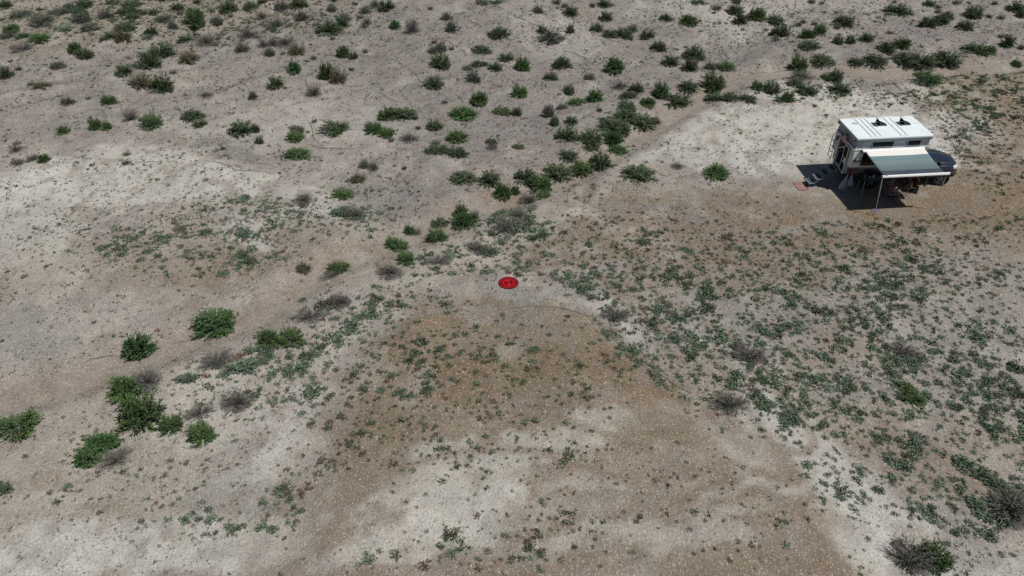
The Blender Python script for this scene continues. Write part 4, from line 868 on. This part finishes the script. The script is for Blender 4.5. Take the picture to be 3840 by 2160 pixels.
# ------------------------------------------------------------------ where each shrub grows (list per ninth of the hillside: centre, base, width, height, kind)
CAT = {
(0, 0): """45 105 110 75 D;10 230 50 90 D;200 170 200 95 S;385 110 70 50 D;410 240 200 140 S;510 155 70 50 D;625 140 150 80 S;700 100 110 80 S;840 75 170 90 D;800 150 140 80 D;820 215 180 100 S;1110 30 120 35 D;1060 175 130 80 S;1330 60 200 70 D;1290 135 200 80 D;1330 185 110 60 D;1450 150 110 50 S;1540 150 110 50 D;1630 215 120 80 S;1320 235 90 55 S;1680 30 190 40 D;1780 95 110 60 D;1810 150 90 50 S;1955 160 150 95 G;1960 300 180 150 M;1740 315 80 90 S;2190 280 120 70 S;2330 240 70 70 T;2300 105 150 110 D;2520 105 120 70 D;1980 30 100 35 D;100 325 150 75 G;60 385 130 75 S;900 310 140 75 S;650 305 130 50 B;1255 305 190 85 D;1220 390 150 100 O;1120 430 110 60 D;1040 460 75 60 D;1510 340 100 75 D;1500 405 80 60 S;375 410 180 85 G;220 385 130 60 D;215 505 210 90 T;740 545 120 95 G;850 580 140 95 D;100 625 55 45 G;180 712 90 60 D;45 775 110 130 D;570 680 130 75 S;1860 420 140 75 D;2070 435 180 100 T;2190 410 60 70 T;2285 400 45 50 T;2175 465 75 50 T;2490 370 140 100 T;2430 515 120 95 O;1610 570 230 160 D;1480 665 200 190 D;1890 615 170 125 O;1240 745 150 110 D;1350 665 90 40 S;1395 865 190 145 O;1610 900 210 165 D;1740 745 100 50 T;410 885 150 80 O;310 855 80 45 S;675 1045 110 75 S;885 995 60 45 G;1090 1040 140 85 G;1165 1030 60 35 S;2070 975 110 65 T;2540 1000 80 100 S;1300 1210 130 125 T;1500 1275 180 155 M;1930 1200 200 115 D;2000 1275 120 80 D;625 1340 110 85 G;950 1320 110 165 G;1065 1295 90 85 G;2420 1350 240 160 D;2560 1320 80 80 D;165 1449 90 40 T""",
(960, 0): """60 30 130 40 D;20 95 60 50 S;260 90 110 90 S;420 75 150 90 D;500 75 70 60 D;790 15 110 20 D;1000 60 80 60 S;1195 65 100 70 T;1300 95 140 110 D;1100 130 90 80 S;760 110 90 80 S;660 145 45 60 S;1050 195 80 60 S;1110 240 80 80 T;1090 280 110 50 T;55 180 100 80 T;190 270 150 110 T;175 310 90 40 G;460 200 120 95 S;800 165 45 35 T;885 200 110 90 T;855 265 130 110 D;715 325 230 140 D;1390 278 95 85 G;1570 320 150 140 T;20 400 60 80 T;75 465 90 80 T;170 460 90 110 T;290 450 170 95 T;400 540 150 110 O;135 555 100 80 S;270 545 60 40 T;770 390 70 30 S;865 565 120 110 G;975 595 75 85 D;1100 540 80 65 T;580 605 75 60 D;515 618 40 35 D;375 715 130 115 G;700 780 160 175 G;820 820 150 140 O;960 710 70 55 D;195 875 140 120 D;575 955 120 115 T;290 885 50 30 D;1755 110 70 45 S;1920 190 90 80 S;1965 305 110 100 S;2280 45 120 50 S;2450 30 200 40 D;2460 365 180 110 D;2350 360 80 60 D;1795 440 70 60 D;1860 510 120 95 S;1780 530 100 65 S;1965 515 75 75 S;1860 665 200 135 D;2260 530 180 85 D;2510 610 130 90 D;2245 670 160 70 D;2400 700 110 80 D;2130 710 110 60 S;2190 815 130 110 S;1780 870 160 120 D;1870 860 80 50 S;2235 1040 170 130 G;2080 1190 300 160 G;1900 1035 80 40 S;2480 1150 180 85 D;1320 1205 200 140 G;1480 1200 230 135 D;1600 1195 90 40 D;1190 1330 180 110 G;1320 1370 140 90 G;1365 1425 80 60 S;1630 1298 70 50 D;1800 1300 140 105 D;2020 1420 220 140 G;1540 1420 150 100 T;800 1340 260 160 M;400 1330 180 80 S;390 1420 160 100 G;520 1335 50 50 G;20 1320 50 70 S;30 1449 70 90 D;1810 1449 110 40 G;2370 1449 110 60 D""",
(1920, 0): """450 45 100 55 D;530 85 80 70 S;590 150 130 90 D;265 125 95 75 S;810 75 90 60 D;925 65 110 75 D;1005 68 60 45 S;950 200 120 90 D;850 310 110 90 D;590 325 90 85 S;300 330 90 80 D;400 410 220 150 S;980 365 120 80 D;1120 370 180 110 D;1220 310 110 75 T;1360 380 120 90 D;1540 195 90 70 D;1600 210 80 50 T;1780 240 170 105 G;1880 40 130 50 D;2060 100 120 50 S;2260 30 140 35 D;2240 130 150 90 D;2310 230 120 110 D;2465 185 160 120 G;2390 210 70 40 T;1475 500 130 100 D;1845 580 190 140 D;1600 655 150 105 D;1795 710 140 130 D;2155 700 170 100 M;2000 690 100 70 S;2040 900 220 180 G;510 670 150 120 D;100 690 150 140 G;385 800 120 85 D;775 800 110 70 O;1035 705 180 150 G;1095 885 130 80 T;1250 915 120 95 D;1500 960 160 160 G;1775 920 190 110 D;1665 1055 290 150 D;575 935 110 85 D;835 1010 160 135 G;660 1060 180 90 G;1180 1000 160 90 D;1360 1060 150 90 G;1160 1110 180 110 D;880 1125 80 60 D;510 1100 100 65 S;370 1175 120 135 S;430 1260 90 100 D;600 1245 120 85 D;85 960 150 110 G;45 1155 90 85 D;1150 1200 200 120 D;1310 1280 280 170 D;1450 1250 80 100 O;980 1300 200 120 D;1110 1330 150 120 D;545 1405 200 160 D;800 1449 260 160 D;1010 1449 180 150 G;2040 1020 170 105 D;2200 1005 150 80 D;2370 1020 160 80 D;2480 890 110 80 G;2560 325 60 80 T""",
(2880, 0): """80 225 160 80 D;130 355 160 130 D;85 420 100 60 D;310 270 90 60 G;360 235 80 50 D;465 250 70 45 O;520 340 120 95 G;395 380 130 95 G;430 490 190 95 D;440 30 100 40 S;545 40 60 40 D;770 240 170 100 D;700 290 100 50 O;1310 130 240 110 D;1275 30 60 40 D;1630 55 110 60 D;1715 95 85 70 D;1715 140 80 60 T;1815 180 110 75 D;1740 230 140 90 D;1615 260 140 105 D;1900 45 100 50 T;2090 160 170 110 D;2225 185 90 65 D;2345 200 90 60 S;1990 285 130 95 D;2280 45 70 50 D;2520 110 150 100 D;2420 110 90 60 D;2550 170 80 80 D;715 435 100 80 D;840 430 90 80 D;1000 410 120 80 D;1200 515 160 110 D;1355 475 130 100 G;560 635 210 110 D;330 700 170 150 G;350 790 170 100 S;230 665 60 40 D;890 660 150 75 D;1080 645 220 110 D;1380 620 220 120 D;1540 670 240 150 D;1800 640 280 160 D;2100 525 230 110 D;2230 530 120 80 G;2355 385 90 60 D;2430 465 110 120 D;2550 495 90 50 D;1230 335 70 40 S;2505 665 100 70 G;1600 830 260 150 M;600 800 110 65 D;690 800 130 115 D;50 930 170 120 D;210 1010 120 110 G;130 1020 130 60 D;280 860 140 80 D;380 940 200 110 D;740 930 200 110 D""",
(0, 540): """155 70 100 70 T;180 205 110 65 S;320 165 100 70 T;425 175 110 90 G;1275 115 80 60 B;1265 195 110 40 S;155 425 45 40 S;2240 60 70 60 D""",
(960, 540): """400 145 270 140 G;1090 240 90 90 S;1180 260 110 90 T;1020 385 140 100 O;1490 265 70 75 D;860 545 210 105 G;480 600 190 130 T;860 730 200 110 B;990 760 220 150 T;1635 480 40 45 G;2090 385 240 135 D;2350 405 180 150 D;2480 530 170 150 G;1830 100 260 110 D;2030 130 190 115 D;2380 45 120 50 T;2060 720 130 140 G;2090 840 240 190 G;2190 760 100 110 T;1850 830 150 100 D;1830 1000 220 170 G;1535 900 100 90 G;1600 920 110 80 T;1375 1040 130 110 G;1440 1080 180 130 M;1510 1200 160 130 G;1340 1340 290 170 T;830 1300 230 130 G;780 1340 240 90 T;470 1290 140 110 O;1820 1210 300 110 T;2240 1090 280 120 T;2520 880 250 180 T""",
(1920, 540): """70 45 130 50 D;30 530 90 150 G;130 370 200 140 D;300 460 230 170 G;330 550 150 90 G;170 600 160 130 T;450 360 300 200 D;560 160 190 110 D;690 300 220 150 G;900 240 220 170 D;760 55 220 60 D;1060 90 200 100 G;1270 370 340 200 D;1670 245 130 60 T;2070 335 270 160 G;60 760 180 130 T""",
(0, 1080): """2160 460 460 290 G;1360 690 330 310 G;1230 1110 330 300 G;1470 1010 320 260 T;1370 1390 420 400 G;150 1500 460 320 M;1720 1449 250 190 G;2020 1550 270 240 G;2000 1300 260 150 T;2380 1220 360 230 T;2160 800 320 200 T;2470 840 280 170 B;1870 945 220 100 B;10 540 50 60 G""",
(960, 1080): """110 570 220 190 G;330 580 280 220 M;530 330 330 160 T;830 190 280 160 T""",
(1920, 1080): """1040 330 230 160 T;2400 740 340 200 T;2200 1240 320 250 T;2270 620 130 100 B""",
(2880, 1080): """1370 690 290 170 T;1450 1140 330 190 M""",
(0, 1620): """1000 190 380 230 G;850 340 260 230 G;1150 340 300 220 T;20 620 130 140 B""",
(2880, 1620): """1700 1380 380 290 G;1450 1400 450 360 T;2480 900 450 400 T;2300 560 350 120 B;2100 770 200 130 B;2330 800 250 130 B;1840 200 0 0 x"""}
SPECIAL = {  # plants one can describe in words alone
 (0, 1080, 2160, 460): 'large bright green rounded shrub standing alone beside the wash, left of the brown slope',
 (0, 1080, 1360, 690): 'bright green shrub with dark gaps, just down the wash from the largest rounded green shrub',
 (0, 1080, 1230, 1110): 'upper of the two touching bright green shrubs in the lower left group',
 (0, 1080, 1370, 1390): 'biggest, lowest of the touching green shrubs in the lower left group',
 (0, 1080, 1470, 1010): 'grey twiggy shrub touching the upper green shrub of the lower left pair',
 (0, 1080, 150, 1500): 'large green and grey shrub cut off by the left edge of the photo',
 (0, 1080, 1720, 1449): 'left one of two small round yellowish green shrubs side by side, lower left',
 (0, 1080, 2020, 1550): 'right one of two small round yellowish green shrubs side by side, lower left',
 (0, 1620, 1000, 190): 'bright green upper half of the isolated shrub pair nearest the lower left corner',
 (0, 1620, 850, 340): 'bright green lower half of the isolated shrub pair nearest the lower left corner',
 (2880, 1620, 1700, 1380): 'bright green shrub growing out of dead grey branches in the bottom right corner',
 (2880, 1620, 1450, 1400): 'dead grey branches around the green shrub in the bottom right corner',
 (2880, 1620, 2480, 900): 'spiky dead grey shrub cut off by the right edge near the bottom right',
 (1920, 540, 2070, 335): 'green shrub with dark shade on its left, nearest the camper steps',
 (1920, 540, 1270, 370): 'wide dark green shrub with reddish base, second shrub left of the camper steps',
 (2880, 0, 1600, 830): 'green topped shrub with grey lower branches on the sand right above the camper',
 (2880, 0, 330, 700): 'tall bright green shrub standing in the sandy wash above and left of the camper',
 (1920, 1080, 1040, 330): 'dead grey twig clump just right of and below the red landing pad',
 (1920, 1080, 2400, 740): 'dark dead brush in the weed flat, upper of two right of the brown slope',
 (1920, 1080, 2200, 1240): 'dead grey brush at the right rim of the brown slope with green weeds below',
 (2880, 1080, 1370, 690): 'dead grey twigs surrounded by green weeds in the middle of the right hand flat',
 (2880, 1080, 1450, 1140): 'dark green and grey shrub in the right hand weed flat, lowest before the corner'}
ADJ = {'G': 'bright green', 'D': 'dark green', 'S': 'silvery green', 'O': 'olive brown', 'M': 'mottled green', 'T': 'grey twiggy', 'B': 'bluish green'}
NAM = {'G': 'green_shrub', 'D': 'dark_shrub', 'S': 'sagebrush', 'O': 'olive_shrub', 'M': 'mixed_shrub', 'T': 'dead_shrub', 'B': 'low_shrub'}
used = set()
W1 = 'zero one two three four five six seven eight nine ten eleven twelve thirteen fourteen fifteen sixteen seventeen eighteen nineteen'.split()
W10 = 'x x twenty thirty forty fifty sixty seventy eighty ninety'.split()
def num(n): n = int(max(0, min(99, n))); return W1[n] if n < 20 else W10[n // 10] + (' ' + W1[n % 10] if n % 10 else '')
def place(px, py, wx, wy):
    if float(seg_dist(np.array(wx), np.array(wy), WASH)) < 1.1: s = 'in the sandy wash'
    elif bool(inpoly(np.array([wx]), np.array([wy]), DOME)[0]): s = 'on the brown slope'
    elif py < 640 and not (px > 2500 and py > 300): s = 'on the far slope'
    elif px > 1900 and py > 560: s = 'on the weed flat'
    elif px > 2500: s = 'near the camper'
    else: s = 'on pale soil'
    a, b = px / 38.4, py / 21.6; best = None
    for i_, j_ in sorted([(i_, j_) for i_ in range(-3, 4) for j_ in range(-3, 4)], key=lambda q_: math.hypot(round(a) + q_[0] - a, round(b) + q_[1] - b)):
        k = (min(99, max(0, round(a) + i_)), min(99, max(0, round(b) + j_)))
        if k not in used: best = k; break
    best = best or (round(a), round(b)); used.add(best)
    return f'{s}, {num(best[0])} percent across, {num(best[1])} down'
SH = []
for (ox, oy), txt in CAT.items():
    for row in txt.split(';'):
        cx, yb, w_, h_, k = row.split()
        if k == 'x': continue
        cx, yb, w_, h_ = map(float, (cx, yb, w_, h_)); sp = SPECIAL.get((ox, oy, int(cx), int(yb)))
        f = 960 / 2576; SH.append((ox + cx * f, oy + yb * f, w_ * f, h_ * f, k, sp))
SH.sort(key=lambda s: -s[2] * s[3]); print('shrubs', len(SH)); FAR = SH[300:]; SH = SH[:300]
occ = []
for i, (px, yb, wp, hp, k, sp) in enumerate(SH):
    g_ = 1.30 - .22 * min(1, max(0, (wp - 45) / 70)); wp *= g_; hp *= .91 * g_ + .01
    cyp = yb - hp / 2.1; P = ground(px, yb - hp * .3); zz = proj(P[0], P[1], P[2])[2]; dep = math.atan2(CAM_H - P[2], math.hypot(P[0], P[1]))
    a = wp * float(zz) / FP / 2; hh = hp * float(zz) / FP / 2
    b_ = min(a, hh / math.sin(dep) * .86); cz = math.sqrt(max(hh * hh - (b_ * math.sin(dep)) ** 2, (hh * .42) ** 2)) / math.cos(dep)
    H = 2 * cz * 1.0; H = min(H, 1.9 * a)
    C = ground(px, cyp, H / 2); gz = float(height(C[0], C[1])); r_ = random.Random(i * 13 + 5)
    pr = PROTO[k][r_.randrange(len(PROTO[k]))]
    size = 2 * a; adj = 'small' if size < .75 else ('large' if size > 1.5 else 'medium')
    shp = 'low' if H < .5 * size else ('upright' if H > .95 * size else 'rounded')
    lab = sp or f'{adj} {shp} {ADJ[k]} shrub {place(px, yb - hp / 2, C[0], C[1])}'
    near = wp > 45
    if near: root = empty(NAM[k], (C[0], C[1], gz - .02))
    else: root = bpy.data.objects.new(NAM[k], pr[2]); col.objects.link(root); root.location = (C[0], C[1], gz - .02)
    rz = r_.uniform(-.5, .5) + math.atan2(-C[0], C[1]) * 1.0
    root.rotation_euler = (0, 0, rz); root.scale = (2 * a * 1.02, 2 * b_ * 1.02, H * 1.05)
    if near:
        for mesh_, nm in ((pr[0], 'foliage' if k != 'T' else 'fine_twigs'), (pr[1], 'stems')):
            c = bpy.data.objects.new(nm, mesh_); col.objects.link(c); c.parent = root
    tag(root, lab, 'shrub', 'desert shrubs scattered over the slope'); occ.append((C[0], C[1], a))
OC = np.array(occ)

# ------------------------------------------------------------------ weeds
WD = [(1290, 560, 60, 60, 0, 5, (.55, .45, 0), .26), (1230, 625, 120, 35, -20, 4, (.7, .3, 0), .24), (1100, 655, 70, 25, 0, 3, (.6, .3, .1), .24), (735, 745, 45, 25, 0, 3, (.8, .2, 0), .26), (800, 785, 90, 35, -20, 3, (.5, .4, .1), .24), (620, 900, 100, 30, -15, 3.5, (.9, .1, 0), .26), (2250, 600, 420, 70, -4, 2.2, (.6, .3, .1), .15),   # cx, cy, rx, ry, tilt, plants per square metre, mix blue/deep/rust, mean size
 (2120, 900, 620, 240, 12, 6.2, (.70, .24, .06), .140), (2450, 1100, 260, 300, 0, 5.5, (.85, .12, .03), .16), (1700, 760, 330, 110, 18, 4.5, (.65, .2, .15), .15), (1900, 950, 300, 110, 35, 5.5, (.85, .1, .05), .16),
 (1650, 610, 330, 90, 0, 2.6, (.55, .3, .15), .14), (2150, 620, 420, 70, 0, 1.7, (.55, .35, .1), .13), (2300, 700, 380, 60, 0, 3.5, (.7, .2, .1), .15), (1290, 600, 100, 100, -30, 6.5, (.8, .15, .05), .17), (1230, 640, 130, 50, 0, 7, (.85, .1, .05), .17), (1450, 720, 90, 40, 20, 6, (.85, .1, .05), .16), (1560, 860, 90, 40, 40, 6, (.9, .1, 0), .15), (1660, 950, 110, 35, 40, 6, (.9, .1, 0), .15),
 (1300, 500, 160, 30, -25, 4, (.7, .3, 0), .13), (1560, 330, 60, 60, -30, 4, (.3, .7, 0), .2), (1480, 420, 120, 30, -25, 5, (.4, .6, 0), .15), (1120, 640, 110, 50, -25, 3, (.8, .2, 0), .14), (1000, 740, 100, 40, -30, 3, (.7, .2, .1), .14), (980, 830, 60, 90, 40, 2.5, (.5, .4, .1), .13), (610, 560, 230, 80, -5, 5.0, (.85, .12, .03), .14), (430, 640, 200, 60, 0, 4.0, (.8, .15, .05), .13), (620, 650, 150, 50, -10, 4.0, (.85, .1, .05), .14), (250, 600, 260, 90, 0, 2.5, (.5, .4, .1), .09), (880, 560, 120, 50, 0, 3.5, (.8, .15, .05), .13), (900, 500, 200, 60, 0, 1.5, (.5, .5, 0), .10),
 (720, 930, 200, 70, -30, 2.6, (.6, .2, .2), .16), (560, 1000, 160, 120, 0, 1.7, (.6, .2, .2), .13), (900, 800, 130, 60, -30, 4.0, (.8, .15, .05), .15), (760, 980, 60, 90, -30, 3, (.9, .1, 0), .17), (700, 1290, 70, 100, 0, 3.0, (.8, 0, .2), .17), (860, 1110, 80, 130, 20, 4.0, (.12, .25, .63), .14), (940, 920, 120, 80, -30, 2.6, (.25, .45, .3), .13), (760, 1200, 60, 80, 0, 3, (.1, .2, .7), .14), (1000, 1010, 220, 80, 0, 1.2, (.2, .6, .2), .13),
 (520, 1320, 100, 40, 0, 6, (.7, .2, .1), .15), (300, 1250, 260, 90, 0, 1.8, (.55, .15, .3), .13), (450, 1200, 200, 60, 0, 1.6, (.5, .2, .3), .12), (250, 1120, 150, 90, 0, .8, (.6, .3, .1), .12), (1250, 1390, 260, 70, 0, 2.4, (.3, .3, .4), .13), (1000, 1420, 260, 50, 0, 1.6, (.5, .2, .3), .13), (1350, 1330, 120, 50, 0, 1.8, (.2, .5, .3), .13),
 (1050, 960, 230, 130, -20, 1.6, (.12, .8, .08), .14), (1100, 1120, 260, 90, 0, 1.2, (.1, .75, .15), .14), (1300, 950, 420, 180, 0, 1.1, (.25, .55, .2), .13), (1200, 1150, 400, 120, 0, 1.4, (.2, .5, .3), .12), (1600, 1300, 600, 180, 0, 1.1, (.1, .4, .5), .10), (1100, 760, 120, 30, 0, 2, (.5, .5, 0), .12),
 (2480, 250, 180, 90, 0, 5, (.3, .5, .2), .13), (2450, 350, 90, 80, 0, 3, (.6, .3, .1), .14), (2150, 240, 260, 40, 0, 3.0, (.4, .6, 0), .11), (2520, 420, 100, 100, 0, 1.2, (.4, .5, .1), .12), (2100, 1230, 80, 100, -40, 4.5, (.85, .1, .05), .15), (2330, 1200, 200, 120, 30, 2.6, (.85, .1, .05), .15), (2450, 1330, 200, 110, 30, 1.6, (.8, .1, .1), .16),
 (650, 400, 260, 60, 0, 1.3, (.6, .4, 0), .09), (300, 410, 260, 20, 0, 1.2, (.6, .3, .1), .11), (500, 60, 500, 70, 0, 2.0, (.4, .5, .1), .15), (2200, 480, 200, 30, 0, .8, (.5, .5, 0), .10), (1480, 480, 60, 30, 0, 2.0, (.8, .2, 0), .13), (2000, 60, 400, 60, 0, 1, (.3, .7, 0), .12)]
wr = np.random.default_rng(77); CX = []
NC = 240000
X = wr.uniform(-42, 42, NC); Y = wr.uniform(11.5, 66, NC); u, v, zz = proj(X, Y); ok = (u > -80) & (u < 3920) & (v > -60) & (v < 2240); X, Y, u, v, zz = X[ok], Y[ok], u[ok], v[ok], zz[ok]
AREA = 84 * 54.5 / NC
uu, vv = u / K, v / K; dens = np.zeros(len(X)) + .3; mix = np.tile(np.array([.3, .5, .2]) * .3, (len(X), 1)); sz = np.zeros(len(X)) + .09 * .3
ns = fbm(X / .75, Y / .75, 401, 3); clump = sstep(.38, .64, ns) * 1.1 + .45
for cx, cy, rx, ry, an, dn, mx_, s_ in WD:
    a = R(an); dx = uu - cx; dy = vv - cy; r_ = np.hypot((dx * math.cos(a) + dy * math.sin(a)) / rx, (-dx * math.sin(a) + dy * math.cos(a)) / ry)
    t_ = (1 - sstep(.5, 1.15, r_ + (ns - .5) * .8)) * dn; dens += t_; mix += t_[:, None] * np.array(mx_); sz += t_ * s_
mix /= dens[:, None]; sz /= dens; dens = np.minimum(dens * 5.4, 32) * clump; sz = sz * .55
dw = seg_dist(X, Y, WASH); dens *= sstep(.5, 1.4, dw) * .95 + .05
tx, ty = (X - TRK[0]) * math.cos(TH) + (Y - TRK[1]) * math.sin(TH), -(X - TRK[0]) * math.sin(TH) + (Y - TRK[1]) * math.cos(TH)
dens[((tx > -7.2) & (tx < 1.4) & (ty > -3.4) & (ty < 1.3)) | (np.hypot(X - pp[0], Y - pp[1]) < .62)] = 0
dens[(uu > 1180) & (uu < 1460) & (vv > 725) & (vv < 790)] *= .15
keep = wr.uniform(0, 1, len(X)) < dens * AREA; X, Y, u, v, zz, mix, sz, ns_k = (q_[keep] for q_ in (X, Y, u, v, zz, mix, sz, ns))
rad = sz * np.exp(wr.normal(0, .42, len(X))); c3 = np.cumsum(mix, 1); kd = (wr.uniform(0, 1, len(X))[:, None] > c3).sum(1).clip(0, 2)
rad = np.where(kd == 2, rad * .85, rad) * (1 + .35 * (ns_k > .58)); rad = np.minimum(rad, .34)
print('weeds', len(X)); Z = height(X, Y); order = np.argsort(-rad * FP / zz)
inside = (u > 10) & (u < 3830) & (v > 10) & (v < 2150); big = [i for i in order if inside[i]][:300]; bigset = np.zeros(len(X), bool); bigset[big] = True
KN = ['blue', 'deep', 'rust']; WL = ['bluish green', 'dark green', 'reddish brown']
for n_, i in enumerate(big):
    k = KN[kd[i]]; o = bpy.data.objects.new(['green_weed', 'dark_weed', 'dry_weed'][kd[i]], WP[k][n_ % 4]); col.objects.link(o)
    o.location = (X[i], Y[i], Z[i] - .01); s_ = rad[i] * 2; o.scale = (s_ * wr.uniform(.85, 1.3), s_ * wr.uniform(.85, 1.15), s_ * wr.uniform(.7, 1.0)); o.rotation_euler = (0, 0, wr.uniform(0, 6.28))
    tag(o, f'small {WL[kd[i]]} weed {place(u[i], v[i], X[i], Y[i])}', 'weed', 'weed clumps on the open ground')
rest = np.where(~bigset)[0]
def merged(name, sel, unitV, unitF, mats, mi, lbl, hs=(.75, 1.05), cat='ground cover'):
    n = len(sel); ang_ = wr.uniform(0, 6.28, n); c, s = np.cos(ang_), np.sin(ang_); sc_ = rad[sel] * 2; VV = []; nv = unitV[0].shape[0]
    pick = wr.integers(0, len(unitV), n); U = np.stack(unitV)[pick]
    x = (U[:, :, 0] * c[:, None] - U[:, :, 1] * s[:, None]) * sc_[:, None] + X[sel][:, None]; y = (U[:, :, 0] * s[:, None] + U[:, :, 1] * c[:, None]) * sc_[:, None] + Y[sel][:, None]
    z = U[:, :, 2] * (sc_ * wr.uniform(*hs, n))[:, None] + Z[sel][:, None] - .005
    V = np.stack([x, y, z], -1).reshape(-1, 3); F = (unitF[None] + (np.arange(n) * nv)[:, None, None]).reshape(-1, 4)
    me = mesh_np(name, V, F, mats, np.repeat(mi[sel], len(unitF))); o = bpy.data.objects.new(name, me); col.objects.link(o); tag(o, lbl, cat, kind='stuff')
uw = [weed_unit(1500 + i, 44, .24, .085, .42) for i in range(6)]
merged('ground_cover', rest, [q_[0] for q_ in uw], uw[0][1], ['leaf_blue', 'leaf_deep', 'leaf_rust'], kd, 'low green and rusty weeds spread over the flats and slopes')
# the smallest, farthest shrubs as one mass
X, Y, rad, kd = [], [], [], []
for px, yb, wp, hp, k, sp in FAR:
    P = ground(px, yb - hp / 2.2, .12); zz_ = float(proj(P[0], P[1], P[2])[2]); X.append(P[0]); Y.append(P[1]); rad.append(wp * zz_ / FP / 2 * 1.05); kd.append('GDSOMTB'.index(k))
X, Y, rad, kd = map(np.array, (X, Y, rad, kd)); Z = height(X, Y)
us = [weed_unit(1600 + i, 260, .17, .030, .80) for i in range(4)]
merged('far_shrubs', np.arange(len(X)), [q_[0] for q_ in us], us[0][1], ['leaf_green', 'leaf_dark', 'leaf_sage', 'leaf_olive', 'leaf_dark', 'twig', 'leaf_blue'], kd, 'smallest shrubs dotted over the far slope')
# dry tufts and seedlings a few centimetres across, everywhere
NT = 52000; X = wr.uniform(-42, 42, NT); Y = 11.5 + 54.5 * wr.uniform(0, 1, NT); u, v, zz = proj(X, Y); nz_ = fbm(X / 1.7, Y / 1.7, 611, 4)
ok = (u > -60) & (u < 3900) & (v > -60) & (v < 2220) & (wr.uniform(0, 1, NT) < .25 + .9 * sstep(.38, .62, nz_)) & (seg_dist(X, Y, WASH) > .6)
tx, ty = (X - TRK[0]) * math.cos(TH) + (Y - TRK[1]) * math.sin(TH), -(X - TRK[0]) * math.sin(TH) + (Y - TRK[1]) * math.cos(TH)
ok &= ~(((tx > -7.2) & (tx < 1.4) & (ty > -3.4) & (ty < 1.3)) | (np.hypot(X - pp[0], Y - pp[1]) < .5))
ok &= ~(inpoly(X, Y, DOME) & (wr.uniform(0, 1, NT) < .82))
X, Y = X[ok], Y[ok]; Z = height(X, Y); rad = .030 + .035 * wr.random(len(X)) ** 2 + .0004 * Y; kd = wr.choice([0, 1, 2], len(X), p=[.15, .5, .35]); print('tufts', len(X))
ut = [weed_unit(1700 + i, 7, .65, .14, .5) for i in range(6)]
defm('tuft_green', (.13, .14, .10), .9, spec=.1); defm('tuft_dry', (.16, .135, .105), .9, spec=.1)
merged('dry_tufts', np.arange(len(X)), [q_[0] for q_ in ut], ut[0][1], ['leaf_sage', 'tuft_green', 'tuft_dry'], kd, 'tiny dry tufts and seedlings dotted over all the bare soil', hs=(.8, 1.3))

# loose pale stones
NS = 2600; X = wr.uniform(-38, 38, NS); Y = 12 + 46 * wr.uniform(0, 1, NS) ** 1.3; u, v, zz = proj(X, Y)
tx, ty = (X - TRK[0]) * math.cos(TH) + (Y - TRK[1]) * math.sin(TH), -(X - TRK[0]) * math.sin(TH) + (Y - TRK[1]) * math.cos(TH)
ok = (u > -40) & (u < 3880) & (v > -40) & (v < 2200) & ~(((tx > -7) & (tx < 1.3) & (ty > -3.2) & (ty < 1.2)) | (np.hypot(X - pp[0], Y - pp[1]) < .5)); X, Y = X[ok], Y[ok]; Z = height(X, Y)
defm('stone', (.50, .48, .44), .9, noise=.25, nscale=3); defm('stone_grey', (.30, .28, .26), .9, noise=.25, nscale=3)
rad = .016 + .030 * wr.random(len(X)) ** 3; kd = (wr.random(len(X)) < .35).astype(int)
def stone_unit(s):
    q_ = np.random.default_rng(s); a = np.linspace(0, 2 * math.pi, 6, endpoint=False)
    lo = np.stack([.5 * np.cos(a), .42 * np.sin(a), np.full(6, -.1)], 1); hi = np.stack([.34 * np.cos(a + .2), .28 * np.sin(a + .2), np.full(6, .5)], 1); V = np.concatenate([lo, hi]) * q_.uniform(.75, 1.25, (12, 1))
    return V, np.array([(i, (i + 1) % 6, 6 + (i + 1) % 6, 6 + i) for i in range(6)] + [(6, 7, 8, 9), (6, 9, 10, 11)])
su = [stone_unit(i) for i in range(5)]
merged('loose_stones', np.arange(len(X)), [q_[0] for q_ in su], su[0][1], ['stone', 'stone_grey'], kd, 'loose pale stones scattered over the bare soil', hs=(.7, 1.1), cat='stones')
